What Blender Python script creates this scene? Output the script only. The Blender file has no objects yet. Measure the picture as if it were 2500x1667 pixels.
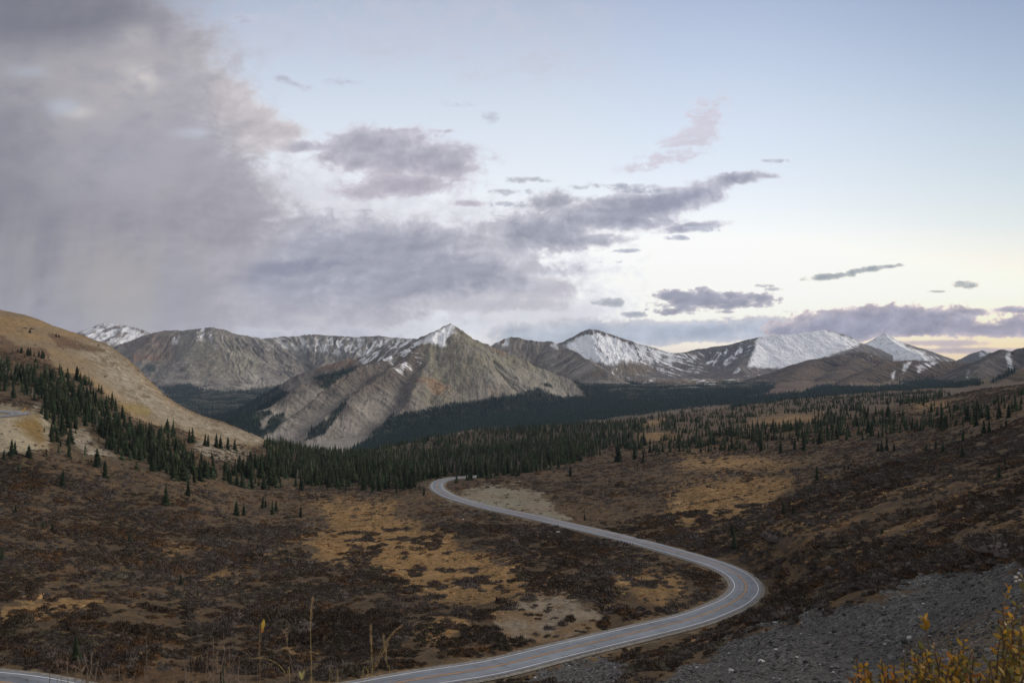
import bpy, math, random
import numpy as np
from mathutils import Vector

random.seed(7)
RNG = np.random.default_rng(7)
C = bpy.context.scene.collection
SC = bpy.context.scene

# ------------------------------------------------------------------ camera geometry
# The camera stands at the world origin and looks along +Y, tilted up a little.
F = 1806.0                      # focal length in photo pixels (26 mm on a 36 mm sensor)
CX, CY = 1250.0, 833.5
TH = math.atan(46.5 / F)
CT, ST = math.cos(TH), math.sin(TH)

def at(px, py, Y):
    """World point at ground distance Y seen in the direction of photo pixel (px, py)."""
    a, v = (px - CX) / F, (CY - py) / F
    y, z = CT - ST * v, ST + CT * v
    s = Y / y
    return np.array([a * s, Y, z * s])

def proj(X, Y, Z):
    d = CT * Y + ST * Z
    d = np.where(np.abs(d) < 1e-6, 1e-6, d)
    return CX + F * X / d, CY - F * (-ST * Y + CT * Z) / d

# ------------------------------------------------------------------ noise
def _tab(seed):
    r = np.random.default_rng(seed)
    p = r.permutation(256)
    a = r.random(256) * 2 * np.pi
    return np.concatenate([p, p]), np.cos(a).astype(np.float32), np.sin(a).astype(np.float32)
_T = {}
def perlin(x, y, seed=0):
    if seed not in _T: _T[seed] = _tab(seed)
    p, gx, gy = _T[seed]
    xf, yf = np.floor(x), np.floor(y)
    xi, yi = xf.astype(np.int32) & 255, yf.astype(np.int32) & 255
    x, y = (x - xf).astype(np.float32), (y - yf).astype(np.float32)
    sx, sy = x * x * x * (x * (x * 6 - 15) + 10), y * y * y * (y * (y * 6 - 15) + 10)
    a, b = p[xi], p[(xi + 1) & 255]
    h00, h01 = p[a + yi], p[a + ((yi + 1) & 255)]
    h10, h11 = p[b + yi], p[b + ((yi + 1) & 255)]
    n00 = gx[h00] * x + gy[h00] * y
    n10 = gx[h10] * (x - 1) + gy[h10] * y
    n01 = gx[h01] * x + gy[h01] * (y - 1)
    n11 = gx[h11] * (x - 1) + gy[h11] * (y - 1)
    u = n00 + sx * (n10 - n00)
    v = n01 + sx * (n11 - n01)
    return (u + sy * (v - u)) * 1.5
def fbm(x, y, o=5, seed=0, gain=0.5, lac=2.03):
    s, a, n = 0, 1.0, 0
    for i in range(o):
        s = s + a * perlin(x + 17.3 * i, y - 9.1 * i, seed + i)
        n += a; a *= gain; x = x * lac; y = y * lac
    return s / n
def ridged(x, y, o=4, seed=0, gain=0.5):
    s, a, n = 0, 1.0, 0
    for i in range(o):
        s = s + a * (1 - 2 * np.abs(perlin(x + 11.7 * i, y + 5.3 * i, seed + i)))
        n += a; a *= gain; x = x * 2.07; y = y * 2.07
    return s / n
def sst(a, b, x):
    t = np.clip((x - a) / (b - a), 0, 1)
    return t * t * (3 - 2 * t)
def mix(a, b, m):
    m = np.asarray(m)[..., None]
    return a * (1 - m) + np.asarray(b) * m

def poly_sd(px, py, poly, margin=60):
    """Signed distance to a polygon, positive inside, clipped to -margin far outside."""
    P = np.array(poly, float)
    sh = px.shape
    px, py = px.ravel(), py.ravel()
    out = np.full(px.shape, -margin, np.float32)
    lo, hi = P.min(0) - margin, P.max(0) + margin
    k = np.nonzero((px > lo[0]) & (px < hi[0]) & (py > lo[1]) & (py < hi[1]))[0]
    if len(k):
        x, y = px[k].astype(np.float32), py[k].astype(np.float32)
        d2 = np.full(x.shape, 1e12, np.float32); ins = np.zeros(x.shape, bool)
        for i in range(len(P)):
            ax, ay = P[i]; bx, by = P[(i + 1) % len(P)]
            ex, ey = bx - ax, by - ay
            h = np.clip(((x - ax) * ex + (y - ay) * ey) / (ex * ex + ey * ey + 1e-9), 0, 1)
            d2 = np.minimum(d2, (x - ax - h * ex) ** 2 + (y - ay - h * ey) ** 2)
            if ay != by:
                c = ((ay > y) != (by > y)) & (x < (bx - ax) * (y - ay) / (by - ay) + ax)
                ins ^= c
        d = np.sqrt(d2)
        out[k] = np.maximum(np.where(ins, d, -d), -margin)
    return out.reshape(sh)

# ------------------------------------------------------------------ mesh and object helpers
def mesh_np(name, V, Fc, col=None, smooth=True, attrs=None):
    """Mesh from numpy arrays; Fc is an (n,3) or (n,4) face array."""
    me = bpy.data.meshes.new(name)
    V = np.asarray(V, np.float32); Fc = np.asarray(Fc, np.int32)
    n, k = Fc.shape
    me.vertices.add(len(V)); me.vertices.foreach_set('co', V.ravel())
    me.loops.add(n * k); me.loops.foreach_set('vertex_index', Fc.ravel())
    me.polygons.add(n)
    me.polygons.foreach_set('loop_start', np.arange(0, n * k, k, dtype=np.int32))
    me.polygons.foreach_set('loop_total', np.full(n, k, np.int32))
    me.polygons.foreach_set('use_smooth', np.full(n, smooth, bool))
    if col is not None:
        a = me.color_attributes.new('Col', 'FLOAT_COLOR', 'POINT')
        c = np.ones((len(V), 4), np.float32); c[:, :3] = np.clip(col, 0, 1)
        a.data.foreach_set('color', c.ravel())
    for nm, arr in (attrs or {}).items():
        a = me.attributes.new(nm, 'FLOAT', 'POINT'); a.data.foreach_set('value', np.asarray(arr, np.float32).ravel())
    me.update(calc_edges=True)
    if len(V) < 200000: me.validate()
    return me
def grid_faces(nr, nc, keep=None):
    i = np.arange(nr * nc).reshape(nr, nc)
    q = np.stack([i[:-1, :-1], i[:-1, 1:], i[1:, 1:], i[1:, :-1]], -1).reshape(-1, 4)
    if keep is not None:
        q = q[keep.ravel()[q].any(1)]
    return q
def compact(V, Fc, *arrs):
    used = np.zeros(len(V), bool); used[Fc.ravel()] = True
    m = np.cumsum(used) - 1
    return (V[used], m[Fc]) + tuple(a[used] for a in arrs)
def link(name, me, mat, parent=None):
    o = bpy.data.objects.new(name, me); C.objects.link(o)
    if me is not None and mat is not None:
        me.materials.clear(); me.materials.append(mat)
    if parent: o.parent = parent
    return o
def tag(o, label=None, cat=None, group=None, kind=None):
    if label: o['label'] = label
    if cat: o['category'] = cat
    if group: o['group'] = group
    if kind: o['kind'] = kind
    return o
def thing(name, loc, label, cat, group=None, rz=0):
    o = bpy.data.objects.new(name, None); C.objects.link(o)
    o.location = loc; o.rotation_euler = (0, 0, rz); o.empty_display_size = 0.2
    return tag(o, label, cat, group, 'thing')

# ------------------------------------------------------------------ materials
def nodes(name):
    m = bpy.data.materials.new(name); m.use_nodes = True
    nt = m.node_tree
    b = nt.nodes['Principled BSDF']
    b.inputs['Roughness'].default_value = 0.95
    b.inputs['Specular IOR Level'].default_value = 0.08
    return m, nt, b
def mat_attr(name, scales=((0.5, 0.5),), bump=0.0, bscale=1.0, rough=0.95, bdist=0.3, stretch=None):
    """Colour from the mesh's own albedo attribute, broken up by object-space noise."""
    m, nt, b = nodes(name)
    b.inputs['Roughness'].default_value = rough
    at_ = nt.nodes.new('ShaderNodeAttribute'); at_.attribute_name = 'Col'
    tc = nt.nodes.new('ShaderNodeTexCoord')
    vec = tc.outputs['Object']
    if stretch:
        mp = nt.nodes.new('ShaderNodeMapping'); mp.inputs['Scale'].default_value = stretch
        nt.links.new(vec, mp.inputs['Vector']); vec = mp.outputs[0]
    cur = at_.outputs['Color']
    for sc, amt in scales:
        n = nt.nodes.new('ShaderNodeTexNoise'); n.inputs['Scale'].default_value = sc
        n.inputs['Detail'].default_value = 5; n.inputs['Roughness'].default_value = 0.65
        nt.links.new(vec, n.inputs['Vector'])
        r = nt.nodes.new('ShaderNodeMapRange')
        r.inputs['From Min'].default_value = 0.3; r.inputs['From Max'].default_value = 0.7
        r.inputs['To Min'].default_value = 1 - amt; r.inputs['To Max'].default_value = 1 + amt
        nt.links.new(n.outputs['Fac'], r.inputs['Value'])
        v = nt.nodes.new('ShaderNodeVectorMath'); v.operation = 'SCALE'
        nt.links.new(cur, v.inputs[0]); nt.links.new(r.outputs[0], v.inputs['Scale'])
        cur = v.outputs[0]
    nt.links.new(cur, b.inputs['Base Color'])
    if bump:
        n = nt.nodes.new('ShaderNodeTexNoise'); n.inputs['Scale'].default_value = bscale
        n.inputs['Detail'].default_value = 6; n.inputs['Roughness'].default_value = 0.7
        nt.links.new(vec, n.inputs['Vector'])
        bm = nt.nodes.new('ShaderNodeBump'); bm.inputs['Strength'].default_value = bump
        bm.inputs['Distance'].default_value = bdist
        nt.links.new(n.outputs['Fac'], bm.inputs['Height'])
        nt.links.new(bm.outputs[0], b.inputs['Normal'])
    return m
def mat_col(name, col, amt=0.25, scale=3.0, rough=0.9, rnd=0.0, spec=0.08):
    m, nt, b = nodes(name)
    b.inputs['Roughness'].default_value = rough
    b.inputs['Specular IOR Level'].default_value = spec
    tc = nt.nodes.new('ShaderNodeTexCoord')
    n = nt.nodes.new('ShaderNodeTexNoise'); n.inputs['Scale'].default_value = scale
    n.inputs['Detail'].default_value = 5
    nt.links.new(tc.outputs['Object'], n.inputs['Vector'])
    r = nt.nodes.new('ShaderNodeMapRange')
    r.inputs['From Min'].default_value = 0.3; r.inputs['From Max'].default_value = 0.7
    r.inputs['To Min'].default_value = 1 - amt; r.inputs['To Max'].default_value = 1 + amt
    nt.links.new(n.outputs['Fac'], r.inputs['Value'])
    v = nt.nodes.new('ShaderNodeVectorMath'); v.operation = 'SCALE'
    v.inputs[0].default_value = col[:3]
    nt.links.new(r.outputs[0], v.inputs['Scale'])
    cur = v.outputs[0]
    if rnd:
        oi = nt.nodes.new('ShaderNodeObjectInfo')
        r2 = nt.nodes.new('ShaderNodeMapRange')
        r2.inputs['To Min'].default_value = 1 - rnd; r2.inputs['To Max'].default_value = 1 + rnd
        nt.links.new(oi.outputs['Random'], r2.inputs['Value'])
        v2 = nt.nodes.new('ShaderNodeVectorMath'); v2.operation = 'SCALE'
        nt.links.new(cur, v2.inputs[0]); nt.links.new(r2.outputs[0], v2.inputs['Scale'])
        cur = v2.outputs[0]
    nt.links.new(cur, b.inputs['Base Color'])
    return m

# ------------------------------------------------------------------ the road's course
def spline(pts, step):
    P = np.array(pts, float)
    P = np.vstack([2 * P[0] - P[1], P, 2 * P[-1] - P[-2]])
    out = []
    for i in range(1, len(P) - 2):
        p0, p1, p2, p3 = P[i - 1:i + 3]
        n = max(2, int(np.linalg.norm(p2 - p1) / (step * 0.5)))
        t = np.linspace(0, 1, n, endpoint=False)[:, None]
        out.append(0.5 * ((2 * p1) + (-p0 + p2) * t + (2 * p0 - 5 * p1 + 4 * p2 - p3) * t ** 2 + (-p0 + 3 * p1 - 3 * p2 + p3) * t ** 3))
    Q = np.vstack(out + [P[-2][None]])
    d = np.r_[0, np.cumsum(np.linalg.norm(np.diff(Q, axis=0), axis=1))]
    s = np.arange(0, d[-1], step)
    return np.stack([np.interp(s, d, Q[:, k]) for k in range(3)], 1)
def smooth_path(P, n):
    for _ in range(n):
        P[1:-1] = 0.25 * P[:-2] + 0.5 * P[1:-1] + 0.25 * P[2:]
    return P
def hz(px, py, z):
    """Point seen at (px, py) whose height is z."""
    p = at(px, py, 1.0)
    return p * (z / p[2])
_rd = [np.array([-190, 128, -45.]), np.array([-140, 122, -48.]), hz(0, 1664, -51.5), np.array([-66, 116.8, -52.7]), np.array([-50, 118, -53.8]), np.array([-33, 124.5, -55.9]),
       hz(973, 1665, -57.6), hz(1080, 1647, -58.5), hz(1200, 1629, -59.5), hz(1359, 1589.5, -60.8), hz(1519, 1551, -61.8), hz(1678, 1513, -62.8),
       hz(1742, 1491, -63.2), hz(1790, 1470, -63.5), hz(1815, 1451, -63.8), hz(1824, 1435, -64.1), hz(1818.5, 1419, -64.5),
       hz(1802, 1403, -65), hz(1774, 1387, -65.6), hz(1726, 1369.5, -66.3), hz(1662, 1350.4, -67.2), hz(1582, 1328, -68.4),
       hz(1487, 1304, -70), hz(1391, 1281.8, -71.8), hz(1295, 1259.5, -73.8), hz(1200, 1239.7, -76), hz(1142, 1224.4, -77.6),
       hz(1097, 1210, -79), hz(1072, 1195.7, -80.2), hz(1066, 1186, -80.9), hz(1071, 1176.6, -81.6), hz(1087, 1170, -82.2),
       hz(1107, 1166.5, -82.8), hz(1140, 1164, -83.6), hz(1190, 1161, -84.6)]
ROAD = smooth_path(spline(_rd, 1.0), 30)
_hp = [(-360, 372, -31.5), (-320, 377, -31), (-292, 384, -30.4), (-279, 394, -30.1), (-275.5, 407, -30), (-279, 420, -29.9), (-292, 430, -29.6), (-320, 436, -29), (-360, 440, -28)]
HAIRPIN = smooth_path(spline(_hp, 1.0), 10)

# distance to the nearest road and the road's height there, on a 1 m raster
GX, GY = np.arange(-366, 216), np.arange(84, 640)
def _raster():
    gx, gy = np.meshgrid(GX.astype(np.float32), GY.astype(np.float32))
    D = np.full(gx.shape, 1e9, np.float32); Zr = np.zeros(gx.shape, np.float32)
    for P in (ROAD, HAIRPIN):
        for k in range(0, len(P), 20):
            seg = P[k:k + 21]
            x0, x1, y0, y1 = seg[:, 0].min() - 32, seg[:, 0].max() + 32, seg[:, 1].min() - 32, seg[:, 1].max() + 32
            ix = slice(max(0, int(x0 - GX[0])), max(0, int(x1 - GX[0]))); iy = slice(max(0, int(y0 - GY[0])), max(0, int(y1 - GY[0])))
            if gx[iy, ix].size == 0: continue
            dd = (gx[iy, ix][..., None] - seg[:, 0]) ** 2 + (gy[iy, ix][..., None] - seg[:, 1]) ** 2
            j = dd.argmin(-1); m = np.sqrt(np.take_along_axis(dd, j[..., None], -1)[..., 0])
            b = m < D[iy, ix]
            D[iy, ix] = np.where(b, m, D[iy, ix]); Zr[iy, ix] = np.where(b, seg[j, 2], Zr[iy, ix])
    return D, Zr
RD, RZ = _raster()
def bil(A, X, Y):
    x = np.clip(X - GX[0], 0, len(GX) - 1.001); y = np.clip(Y - GY[0], 0, len(GY) - 1.001)
    i, j = x.astype(int), y.astype(int); fx, fy = x - i, y - j
    return (A[j, i] * (1 - fx) + A[j, i + 1] * fx) * (1 - fy) + (A[j + 1, i] * (1 - fx) + A[j + 1, i + 1] * fx) * fy
def road_dist(X, Y):
    d = bil(np.minimum(RD, 40), X, Y)
    out = (X < GX[0]) | (X > GX[-1]) | (Y < GY[0]) | (Y > GY[-1])
    return np.where(out, 40, d)

# ------------------------------------------------------------------ near ground: height field from surveyed points
_CREST = [(-600, 560, 950), (-300, 655, 900), (0, 752, 850), (64, 765, 850), (138, 799, 845), (213, 824, 840), (266, 847, 830), (319, 888, 810), (372, 941, 790),
          (425, 986, 770), (478, 1013, 760), (531, 1031, 750), (595, 1054, 740), (638, 1075, 745), (700, 1098, 780), (760, 1108, 830), (889, 1109, 900),
          (1050, 1079, 1050), (1200, 1054, 1150), (1350, 1043, 1180), (1500, 1033, 1250), (1620, 1016, 1350), (1770, 997, 1500), (1900, 980, 1650),
          (2050, 966, 1800), (2200, 955, 1900), (2350, 945, 1950), (2500, 930, 1900), (2800, 900, 1800), (3200, 860, 1700)]
_CP = [(800, 1250, 386), (900, 1300, 318), (850, 1210, 454), (1000, 1400, 243), (1000, 1540, 165), (600, 1400, 236), (300, 1400, 215), (300, 1600, 133),
       (0, 1500, 151), (0, 1300, 236), (300, 1250, 302), (600, 1250, 361), (400, 1200, 335), (0, 1150, 321), (200, 1120, 376), (60, 1064, 372), (0, 1046, 361), (-150, 1060, 358), (-300, 1060, 362), (600, 1185, 455),
       (700, 1168, 525), (1000, 1135, 704), (1300, 1152, 550), (1500, 1105, 680), (1750, 1070, 761), (1700, 1200, 384), (1900, 1150, 421), (1650, 1280, 307),
       (2000, 1300, 223), (2200, 1250, 214), (2500, 1150, 205), (2500, 1020, 331), (2300, 1050, 425), (2000, 1080, 578), (2500, 966, 450), (2300, 1012, 560),
       (2100, 1040, 640), (1900, 1060, 700), (1800, 1012, 1300), (2000, 990, 1400), (2200, 965, 1500), (1500, 1050, 1000), (1200, 1105, 820),
       (1550, 1600, 140), (1800, 1530, 150), (2100, 1450, 120), (2500, 1390, 90), (1400, 1660, 124), (2000, 1667, 70), (2400, 1600, 45), (2500, 1500, 52),
       (1750, 1667, 95), (-400, 1150, 300), (-400, 1400, 190), (-400, 1000, 430), (-400, 850, 650), (2900, 1250, 80), (2900, 1020, 220), (2900, 900, 600), (3200, 1400, 30),
       (0, 900, 560), (150, 905, 600), (0, 830, 690), (300, 985, 600), (450, 1060, 590), (550, 1100, 600), (620, 1120, 640), (330, 1050, 520), (480, 1130, 480), (120, 1010, 455),
       (2400, 955, 800), (2400, 962, 650), (2500, 948, 800), (1250, 1500, 183), (1400, 1480, 187), (1600, 1440, 207), (1500, 1380, 243), (1300, 1350, 268), (1150, 1290, 318), (1000, 1235, 400)]
_NEAR = [(-8, 1.5, -1.8), (-2, 1.5, -1.75), (0, 1.5, -1.75), (2, 1.5, -1.7), (-2, 3, -2.4), (0, 3, -2.35), (1.6, 3, -2.0), (4, 3, -1.6), (-3, 6, -4.3), (0, 6, -4.2), (4, 6, -3.5), (8, 6, -2.8),
         (0, 10, -6.4), (-8, 10, -6.6), (9, 10, -5.0), (-15, 20, -11.6), (0, 20, -11.6), (12, 20, -9.0), (-30, 50, -26), (0, 50, -25.2), (-50, 90, -43), (0, 95, -44.5), (40, 85, -38.5), (-100, 95, -41)]
def _rbf():
    pts = [(p[0] / p[1], math.log(p[1]), p[2] / p[1]) for p in [at(*c) for c in _CREST + _CP]]
    pts += [(x / y, math.log(y), z / y) for x, y, z in _NEAR]
    for P in (ROAD[::12],):
        pts += [(p[0] / p[1], math.log(p[1]), (p[2] - 0.4) / p[1]) for p in P]
    P = np.array(pts); A = np.stack([P[:, 0] * 2.2, P[:, 1] * 1.3], 1)
    n = len(A)
    K = np.sqrt(((A[:, None] - A[None]) ** 2).sum(-1) + 0.02 ** 2)
    Q = np.c_[np.ones(n), A]
    M = np.block([[K - 0.012 * np.eye(n), Q], [Q.T, np.zeros((3, 3))]])
    return A, np.linalg.solve(M, np.r_[P[:, 2], 0, 0, 0])
_RA, _RW = _rbf()
_cr = np.array([(lambda p: (p[0] / p[1], p[1], p[2]))(at(*c)) for c in _CREST])
def valley_height(X, Y): return _val(X, Y)
def near_base(X, Y):
    X = np.asarray(X, float); Y = np.asarray(Y, float)
    sh = X.shape; x, y = X.ravel(), np.maximum(Y.ravel(), 1.0)
    u = x / y
    yr = np.interp(u, _cr[:, 0], _cr[:, 1])
    ye = np.minimum(y, yr)
    t = np.empty(len(x))
    a, b = u * 2.2, np.log(ye) * 1.3
    for k in range(0, len(x), 200000):
        s = slice(k, k + 200000)
        K = np.sqrt((a[s, None] - _RA[:, 0]) ** 2 + (b[s, None] - _RA[:, 1]) ** 2 + 0.02 ** 2)
        t[s] = K @ _RW[:-3] + _RW[-3] + _RW[-2] * a[s] + _RW[-1] * b[s]
    z = t * ye
    over = np.maximum(y - yr, 0)
    z = z - 0.42 * (np.sqrt(over ** 2 + 40 ** 2) - 40)
    return z.reshape(sh)
def bumps(X, Y):
    """Natural unevenness of the ground in metres."""
    w = sst(4, 60, Y)
    n = 1.5 * fbm(X / 46, Y / 46, 3, 11) + 0.75 * fbm(X / 15, Y / 15, 3, 21) + 0.28 * fbm(X / 5, Y / 5, 3, 31)
    far = sst(350, 800, Y)
    n = n + far * (5.0 * fbm(X / 170, Y / 170, 3, 41) + 1.6 * ridged(X / 55, Y / 60, 3, 45))
    n = n * (0.08 + 0.92 * w)
    return n
def near_height(X, Y):
    z = near_base(X, Y) + bumps(X, Y)
    d = road_dist(X, Y)
    zr = bil(RZ, X, Y)
    m = sst(22, 5.6, d)
    return z * (1 - m) + (zr - 0.35 + 0.10 * sst(5.0, 3.8, d)) * m

# ------------------------------------------------------------------ far valley floor
_VP = [(420, 952, 5600), (640, 955, 5600), (420, 1010, 3800), (640, 1062, 2900), (500, 1062, 2900), (300, 1000, 3500), (860, 1105, 2300), (1100, 1070, 2400),
       (1300, 1045, 2600), (1500, 1008, 3000), (1700, 982, 3200), (1900, 960, 3200), (1400, 950, 4300), (1600, 946, 4600), (1780, 939, 4600), (1950, 955, 3600),
       (1500, 934, 5500), (1650, 930, 6200), (1800, 928, 6400), (2100, 952, 3000), (2300, 948, 2800), (2500, 942, 2500), (0, 960, 5500), (-400, 960, 5500),
       (2900, 935, 3000), (1000, 930, 7000), (400, 925, 8500), (1200, 928, 9500), (2000, 918, 9500), (2500, 905, 8000), (0, 1060, 2500), (-500, 1060, 2500), (600, 1160, 1500),
       (1200, 1140, 1700), (1800, 1040, 2000), (2400, 990, 2000), (1250, 900, 14000), (0, 905, 14000), (2500, 900, 14000)]
def _vr():
    P = np.array([(p[0] / p[1], math.log(p[1]), p[2] / p[1]) for p in [at(*c) for c in _VP]])
    A = np.stack([P[:, 0] * 1.5, P[:, 1]], 1); n = len(A)
    K = np.sqrt(((A[:, None] - A[None]) ** 2).sum(-1) + 0.15 ** 2)
    Q = np.c_[np.ones(n), A]
    M = np.block([[K - 0.01 * np.eye(n), Q], [Q.T, np.zeros((3, 3))]])
    return A, np.linalg.solve(M, np.r_[P[:, 2], 0, 0, 0])
_VA, _VW = _vr()
def _val(X, Y):
    X = np.asarray(X, float); Y = np.asarray(Y, float); sh = X.shape
    x, y = X.ravel(), np.maximum(Y.ravel(), 300.0)
    a, b = np.clip(x / y, -1.2, 1.2) * 1.5, np.log(y)
    t = np.empty(len(x))
    for k in range(0, len(x), 200000):
        s = slice(k, k + 200000)
        K = np.sqrt((a[s, None] - _VA[:, 0]) ** 2 + (b[s, None] - _VA[:, 1]) ** 2 + 0.15 ** 2)
        t[s] = K @ _VW[:-3] + _VW[-3] + _VW[-2] * a[s] + _VW[-1] * b[s]
    z = t * y + 9 * fbm(x / 260, y / 260, 4, 51)
    return z.reshape(sh)

# ------------------------------------------------------------------ mountains: slopes falling away from surveyed ridge lines
def ridge_field(X, Y, ridges, seed=0, warp=60.0):
    wx = X + warp * fbm(X / 420, Y / 420, 3, seed + 70)
    wy = Y + warp * fbm(X / 420, Y / 420, 3, seed + 75)
    H = np.full(X.shape, -1e9); G = np.zeros(X.shape); DD = np.zeros(X.shape); RR = np.zeros(X.shape)
    s0 = 0.0
    for r in ridges:
        P = np.array([at(*p) for p in r['p']])
        best = np.full(X.shape, 1e18); zz = np.zeros(X.shape); ss = np.zeros(X.shape)
        for i in range(len(P) - 1):
            a, b = P[i], P[i + 1]
            e = b[:2] - a[:2]; L = math.hypot(*e)
            h = np.clip(((wx - a[0]) * e[0] + (wy - a[1]) * e[1]) / (L * L), 0, 1)
            d2 = (wx - a[0] - h * e[0]) ** 2 + (wy - a[1] - h * e[1]) ** 2
            m = d2 < best
            best = np.where(m, d2, best); zz = np.where(m, a[2] + h * (b[2] - a[2]), zz); ss = np.where(m, s0 + h * L, ss)
            s0 += L
        d = np.sqrt(best); s0 += 5000
        jag = r.get('jag', 7.0)
        zz = zz + jag * fbm(ss / 130, 0 * ss, 4, seed + 5) + 0.35 * jag * perlin(ss / 25, 0 * ss, seed + 9)
        k, c, w = r.get('k', 0.62), r.get('c', 2600.0), r.get('w', 7.0)
        lam, A = r.get('lam', 120.0), r.get('A', 26.0)
        g = ridged(ss / lam + 0.32 * fbm(X / 180, Y / 180, 2, seed + 15), d / (lam * 5.5), 4, seed + 20, 0.55)
        dd = np.sqrt(d * d + w * w) - w
        g2 = ridged(ss / (lam * 0.33) + 0.5 * fbm(X / 90, Y / 90, 2, seed + 16), d / (lam * 2.2), 3, seed + 25, 0.5)
        g = 0.72 * g + 0.28 * g2
        h = zz - k * dd / (1 + dd / c) + 1.5 * A * (g - 0.35) * (1 - np.exp(-d / 110)) * np.exp(-d / 1400)
        m = h > H
        H = np.where(m, h, H); G = np.where(m, g, G); DD = np.where(m, d, DD)
        rl = fbm(ss / (lam * 0.22) + 0.8 * fbm(X / 70, Y / 70, 3, seed + 61), d / (lam * 2.6), 4, seed + 62, 0.6)
        RR = np.where(m, rl, RR)
    ridge_field.rill = RR
    return H, G, DD

MOUNT_H = []
def mountain(name, ridges, urange, yrange, size, colour, label, mat, seed, warp=60.0, rough=5.0, sink=14.0):
    nr, nc = size
    u = np.linspace((urange[0] - CX) / F, (urange[1] - CX) / F, nc); y = np.linspace(yrange[0], yrange[1], nr)
    U, Y = np.meshgrid(u, y); X = U * Y
    def height(X, Y):
        H, G, D = ridge_field(X, Y, ridges, seed, warp)
        H = H + 1.4 * rough * fbm(X / 55, Y / 130, 6, seed + 33, 0.6)
        return H, G, D
    H, G, D = height(X, Y); RILL = ridge_field.rill
    V = valley_height(X, Y)
    keep = H > V - sink
    dzx = np.gradient(H, axis=1) / np.maximum(np.gradient(X, axis=1), 1e-3)
    px, py = proj(X, Y, H)
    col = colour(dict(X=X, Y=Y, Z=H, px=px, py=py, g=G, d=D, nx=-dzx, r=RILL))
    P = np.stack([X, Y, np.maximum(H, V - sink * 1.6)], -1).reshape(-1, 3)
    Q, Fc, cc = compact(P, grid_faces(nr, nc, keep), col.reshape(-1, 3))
    o = link(name, mesh_np(name, Q, Fc, cc), mat)
    tag(o, label, 'mountain', None, 'structure')
    MOUNT_H.append(height)
    return o

ROCK = np.array([0.20, 0.18, 0.15]); BROWN = np.array([0.15, 0.105, 0.075]); TALUS = np.array([0.255, 0.235, 0.205])
OLIVE = np.array([0.195, 0.18, 0.125]); RUST = np.array([0.25, 0.135, 0.07]); SNOW = np.array([0.80, 0.82, 0.85]); DARK = np.array([0.085, 0.075, 0.07])
SCRUB = np.array([0.035, 0.042, 0.03]); TAN = np.array([0.24, 0.185, 0.115])

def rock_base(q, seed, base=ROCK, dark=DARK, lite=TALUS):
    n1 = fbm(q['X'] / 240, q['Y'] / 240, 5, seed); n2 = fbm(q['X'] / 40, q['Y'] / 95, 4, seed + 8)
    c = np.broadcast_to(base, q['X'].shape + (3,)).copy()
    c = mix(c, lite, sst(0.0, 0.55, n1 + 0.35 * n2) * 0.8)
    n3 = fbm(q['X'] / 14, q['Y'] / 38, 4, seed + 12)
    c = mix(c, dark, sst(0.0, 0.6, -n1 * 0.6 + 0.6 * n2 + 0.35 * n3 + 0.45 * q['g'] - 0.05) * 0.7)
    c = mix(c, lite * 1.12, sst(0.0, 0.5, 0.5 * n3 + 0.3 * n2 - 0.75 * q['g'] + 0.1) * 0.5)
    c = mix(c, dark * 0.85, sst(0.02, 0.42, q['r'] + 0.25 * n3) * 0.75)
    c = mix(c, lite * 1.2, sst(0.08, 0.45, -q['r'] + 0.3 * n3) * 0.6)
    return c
def streak(q, lo, hi, seed, f=1.0):
    """Patchy mask that follows the gullies."""
    n = fbm(q['X'] / (60 * f), q['Y'] / (110 * f), 5, seed, 0.6)
    return sst(lo, hi, n * 0.55 - 0.5 * q['g'] - 0.55 * q['r'] + 0.2)
def pm(q, poly, soft=6, warp=6, seed=3):
    n = fbm(q['px'] / 14.0, q['py'] / 14.0, 4, seed) * warp
    return sst(-soft, soft, poly_sd(q['px'], q['py'], poly) + n)

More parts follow.
